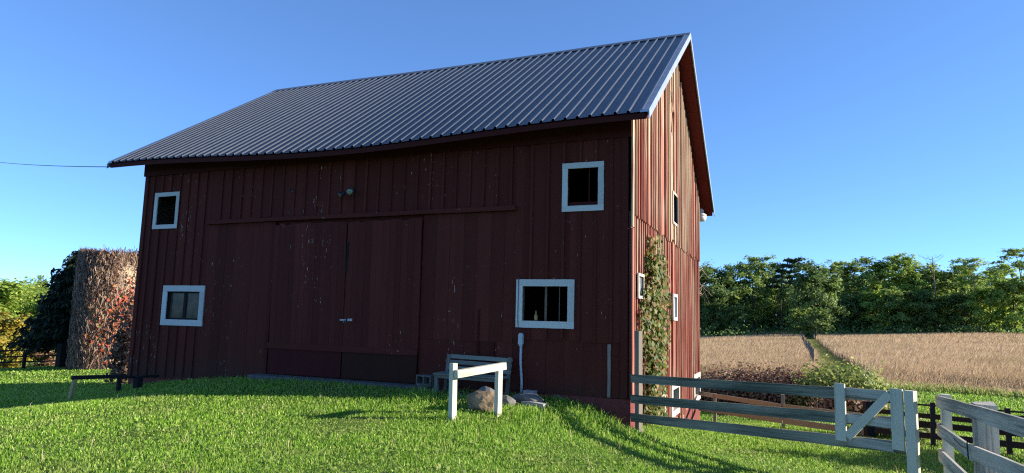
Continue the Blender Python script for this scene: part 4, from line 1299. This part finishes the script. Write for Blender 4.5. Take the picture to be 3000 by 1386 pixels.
# creeper on the gable
gv = thing('gable_creeper', (.1, 1.6, -.2), 'green and russet creeper climbing the gable near the corner', 'creeper')
prf = [(-.15, .8, 2.2), (.2, .9, 2.2), (.8, .95, 2.15), (1.1, .8, 2.35), (1.5, .55, 2.6), (1.9, .45, 2.6), (2.4, .9, 2.5), (2.8, 1.1, 2.3), (3.1, 1.2, 2.0), (3.3, 1.25, 1.6), (4.0, 1.3, 1.5)]
pz_, pa, pb = zip(*prf)
n = 5600
z = RNG.uniform(-.15, 3.4, n); ya, yb = np.interp(z, pz_, pa), np.interp(z, pz_, pb)
yy = ya + (yb - ya) * np.clip(RNG.normal(.5, .27, n), 0, 1)
den = np.where(z > 3.05, .12, np.where(z < .6, .5, .45 + .55 * (np.sin(z * 5.3 + yy * 3) * np.sin(yy * 7.1 - z * 2) > -.25))); keep = RNG.random(n) < den
z, yy = z[keep], yy[keep]; n = len(z)
C = np.c_[.07 + RNG.uniform(0, 1, n) ** 1.5 * .26, yy, z]
V, F = leaf_quads(C, .078, RNG, nrm=np.tile([1., -.25, .2], (n, 1)), elong=1.25, droop=np.tile([0, 0, -1.], (n, 1)))
np_mesh('foliage', V, F, M['vine'], gv)
b = MB()
for i in range(9):
    y0 = random.uniform(1.0, 2.1); pts = [(.075, y0, -.2)]
    for zz in np.arange(.3, random.uniform(2.0, 3.3), .4): y0 += random.uniform(-.12, .1); pts.append((.08 + random.uniform(0, .03), y0, zz))
    b.tube(pts, [.018 * (1 - .7 * i_ / len(pts)) for i_ in range(len(pts))], 5)
b.build('stem', M['twig'], gv)
# dead vine twigs at the far gable corner
b = MB()
for i in range(9):
    p = Vector((.05, 9.86, 2.9 + random.uniform(-.3, .5))); pts = [p]
    d = Vector((random.uniform(-.02, .06), .13, random.uniform(-.04, .12)))
    for kx in range(5): p = p + d; d = d + Vector((random.uniform(-.03, .03), random.uniform(-.03, .01), random.uniform(-.09, .03))); pts.append(p)
    b.tube(pts, [.008, .007, .006, .005, .004, .003], 4)
tag(b.build('vine_twigs', M['twig'], None), 'dead vine twigs sticking out from the far gable corner', 'twigs')

# bushes behind the gate
def bush(name, loc, R, n, leaf, mat, label, stems=10, sm=None, top=None):
    x0, y0 = loc; z0 = g1(x0, y0)
    t = thing(name, (x0, y0, z0), label, 'bush')
    cs = []
    for i in range(34):
        c = np.array([x0, y0, z0]) + np.array([RNG.normal() * R[0] * .45, RNG.normal() * R[1] * .45, RNG.uniform(.15, 1) * R[2]])
        f = 1 - ((c[0] - x0) / R[0] / 1.3) ** 2
        c[2] = z0 + (c[2] - z0) * max(.35, f)
        cs.append(c + RNG.normal(size=(n // 34, 3)) * np.array([.30, .30, .2]) * R[2])
    C = np.concatenate(cs); C = C[C[:, 2] > z0]
    nr = (C - np.array([x0, y0, z0])) / np.array(R); nr /= np.linalg.norm(nr, axis=1)[:, None] + 1e-6
    V, F = leaf_quads(C, leaf, RNG, up=.2, nrm=nr); np_mesh('foliage', V, F, mat, t)
    b = MB()
    for i in range(stems):
        e = Vector((x0 + random.gauss(0, R[0] * .5), y0 + random.gauss(0, R[1] * .5), z0 + R[2] * random.uniform(.6, 1.15))); s = Vector((x0 + (e.x - x0) * .5, y0 + (e.y - y0) * .5, z0 - .1))
        b.tube([s, s.lerp(e, .5) + Vector((0, 0, .1)), e], [.018, .012, .004], 4)
    b.build('stem', sm or M['twig'], t)


bush('green_bush', upos(2092, 26), (1.35, 1.1, 1.22), 9000, .085, M['bush'], 'pale green leafy bush behind the gate at the track entrance', 24)
bush('brown_bush', upos(1960, 26.5), (1.3, 1.0, 1.15), 6000, .07, M['brownbush'], 'brown dead weeds just left of the pale green bush', 46)
bush('brown_bush', upos(1880, 27), (1.2, 1.0, 1.15), 6000, .07, M['brownbush'], 'middle clump of brown dead weeds behind the gate', 46)
bush('brown_bush', upos(1800, 27), (1.1, .9, 1.1), 5600, .07, M['brownbush'], 'brown dead weeds nearest the barn corner', 46)
bush('brown_bush', upos(2120, 23.5), (1.0, .7, .65), 2400, .085, M['brownbush'], 'low brown stems in front of the pale green bush', 40)
bush('weed_clump', upos(2235, 16.6), (.9, .5, .42), 1500, .07, M['bush'], 'low weeds under the dark rail fence', 16)

# tree outside the frame on the right whose shade falls on the fence
place_tree('shrub', (11.6, 2.7), (1.0, 1.0, .86), .5, 'dense shrub just outside the right picture edge', 'shrub')

# ------------------------------------------------------------------ camera, light
cam = bpy.data.objects.new('camera', bpy.data.cameras.new('camera')); COL.objects.link(cam)
yaw, pit, rol = rad(22.608521), rad(7.056975), rad(1.431378)
f = Vector((-math.sin(yaw) * math.cos(pit), math.cos(yaw) * math.cos(pit), math.sin(pit)))
r = Vector((math.cos(yaw), math.sin(yaw), 0)); u = r.cross(f)
r2 = r * math.cos(rol) + u * math.sin(rol); u2 = -r * math.sin(rol) + u * math.cos(rol)
cam.matrix_world = Matrix(((r2.x, u2.x, -f.x, CAM[0]), (r2.y, u2.y, -f.y, CAM[1]), (r2.z, u2.z, -f.z, CAM[2]), (0, 0, 0, 1)))
cam.data.sensor_width = 36; cam.data.lens = 36 * 1938.397 / 3000
cam.data.clip_start = .05; cam.data.clip_end = 3000
SC.camera = cam

EL, AZ = rad(18.8), rad(20)
sd = Vector((math.cos(EL) * math.cos(AZ), math.cos(EL) * math.sin(AZ), math.sin(EL)))
sun = bpy.data.objects.new('sun', bpy.data.lights.new('sun', 'SUN')); COL.objects.link(sun)
sun.data.energy = 4.2; sun.data.angle = rad(.53); sun.data.color = (1., .90, .76)
sun.rotation_euler = sd.to_track_quat('Z', 'Y').to_euler()
w = bpy.data.worlds.new('World'); SC.world = w; w.use_nodes = True
nt = w.node_tree
sky = nt.nodes.new('ShaderNodeTexSky'); sky.sky_type = 'NISHITA'; sky.sun_disc = False
sky.sun_elevation = EL; sky.sun_rotation = math.pi / 2 - AZ
sky.air_density = 1.0; sky.dust_density = 0; sky.ozone_density = 8; sky.altitude = 5000
bg = nt.nodes['Background']; bg.inputs['Strength'].default_value = .142
gm = nt.nodes.new('ShaderNodeGamma'); gm.inputs['Gamma'].default_value = .79
nt.links.new(sky.outputs[0], gm.inputs['Color']); hs = nt.nodes.new('ShaderNodeHueSaturation'); hs.inputs['Hue'].default_value = .501
nt.links.new(gm.outputs[0], hs.inputs['Color']); nt.links.new(hs.outputs[0], bg.inputs['Color'])
SC.view_settings.view_transform = 'Standard'; SC.view_settings.look = 'None'; SC.view_settings.gamma = 1
SC.view_settings.exposure = 1.55
SC.cycles.use_denoising = False
SC.cycles.pixel_filter_type = 'BLACKMAN_HARRIS'; SC.cycles.filter_width = 1.2
SC.cycles.max_bounces = 6; SC.cycles.transparent_max_bounces = 8
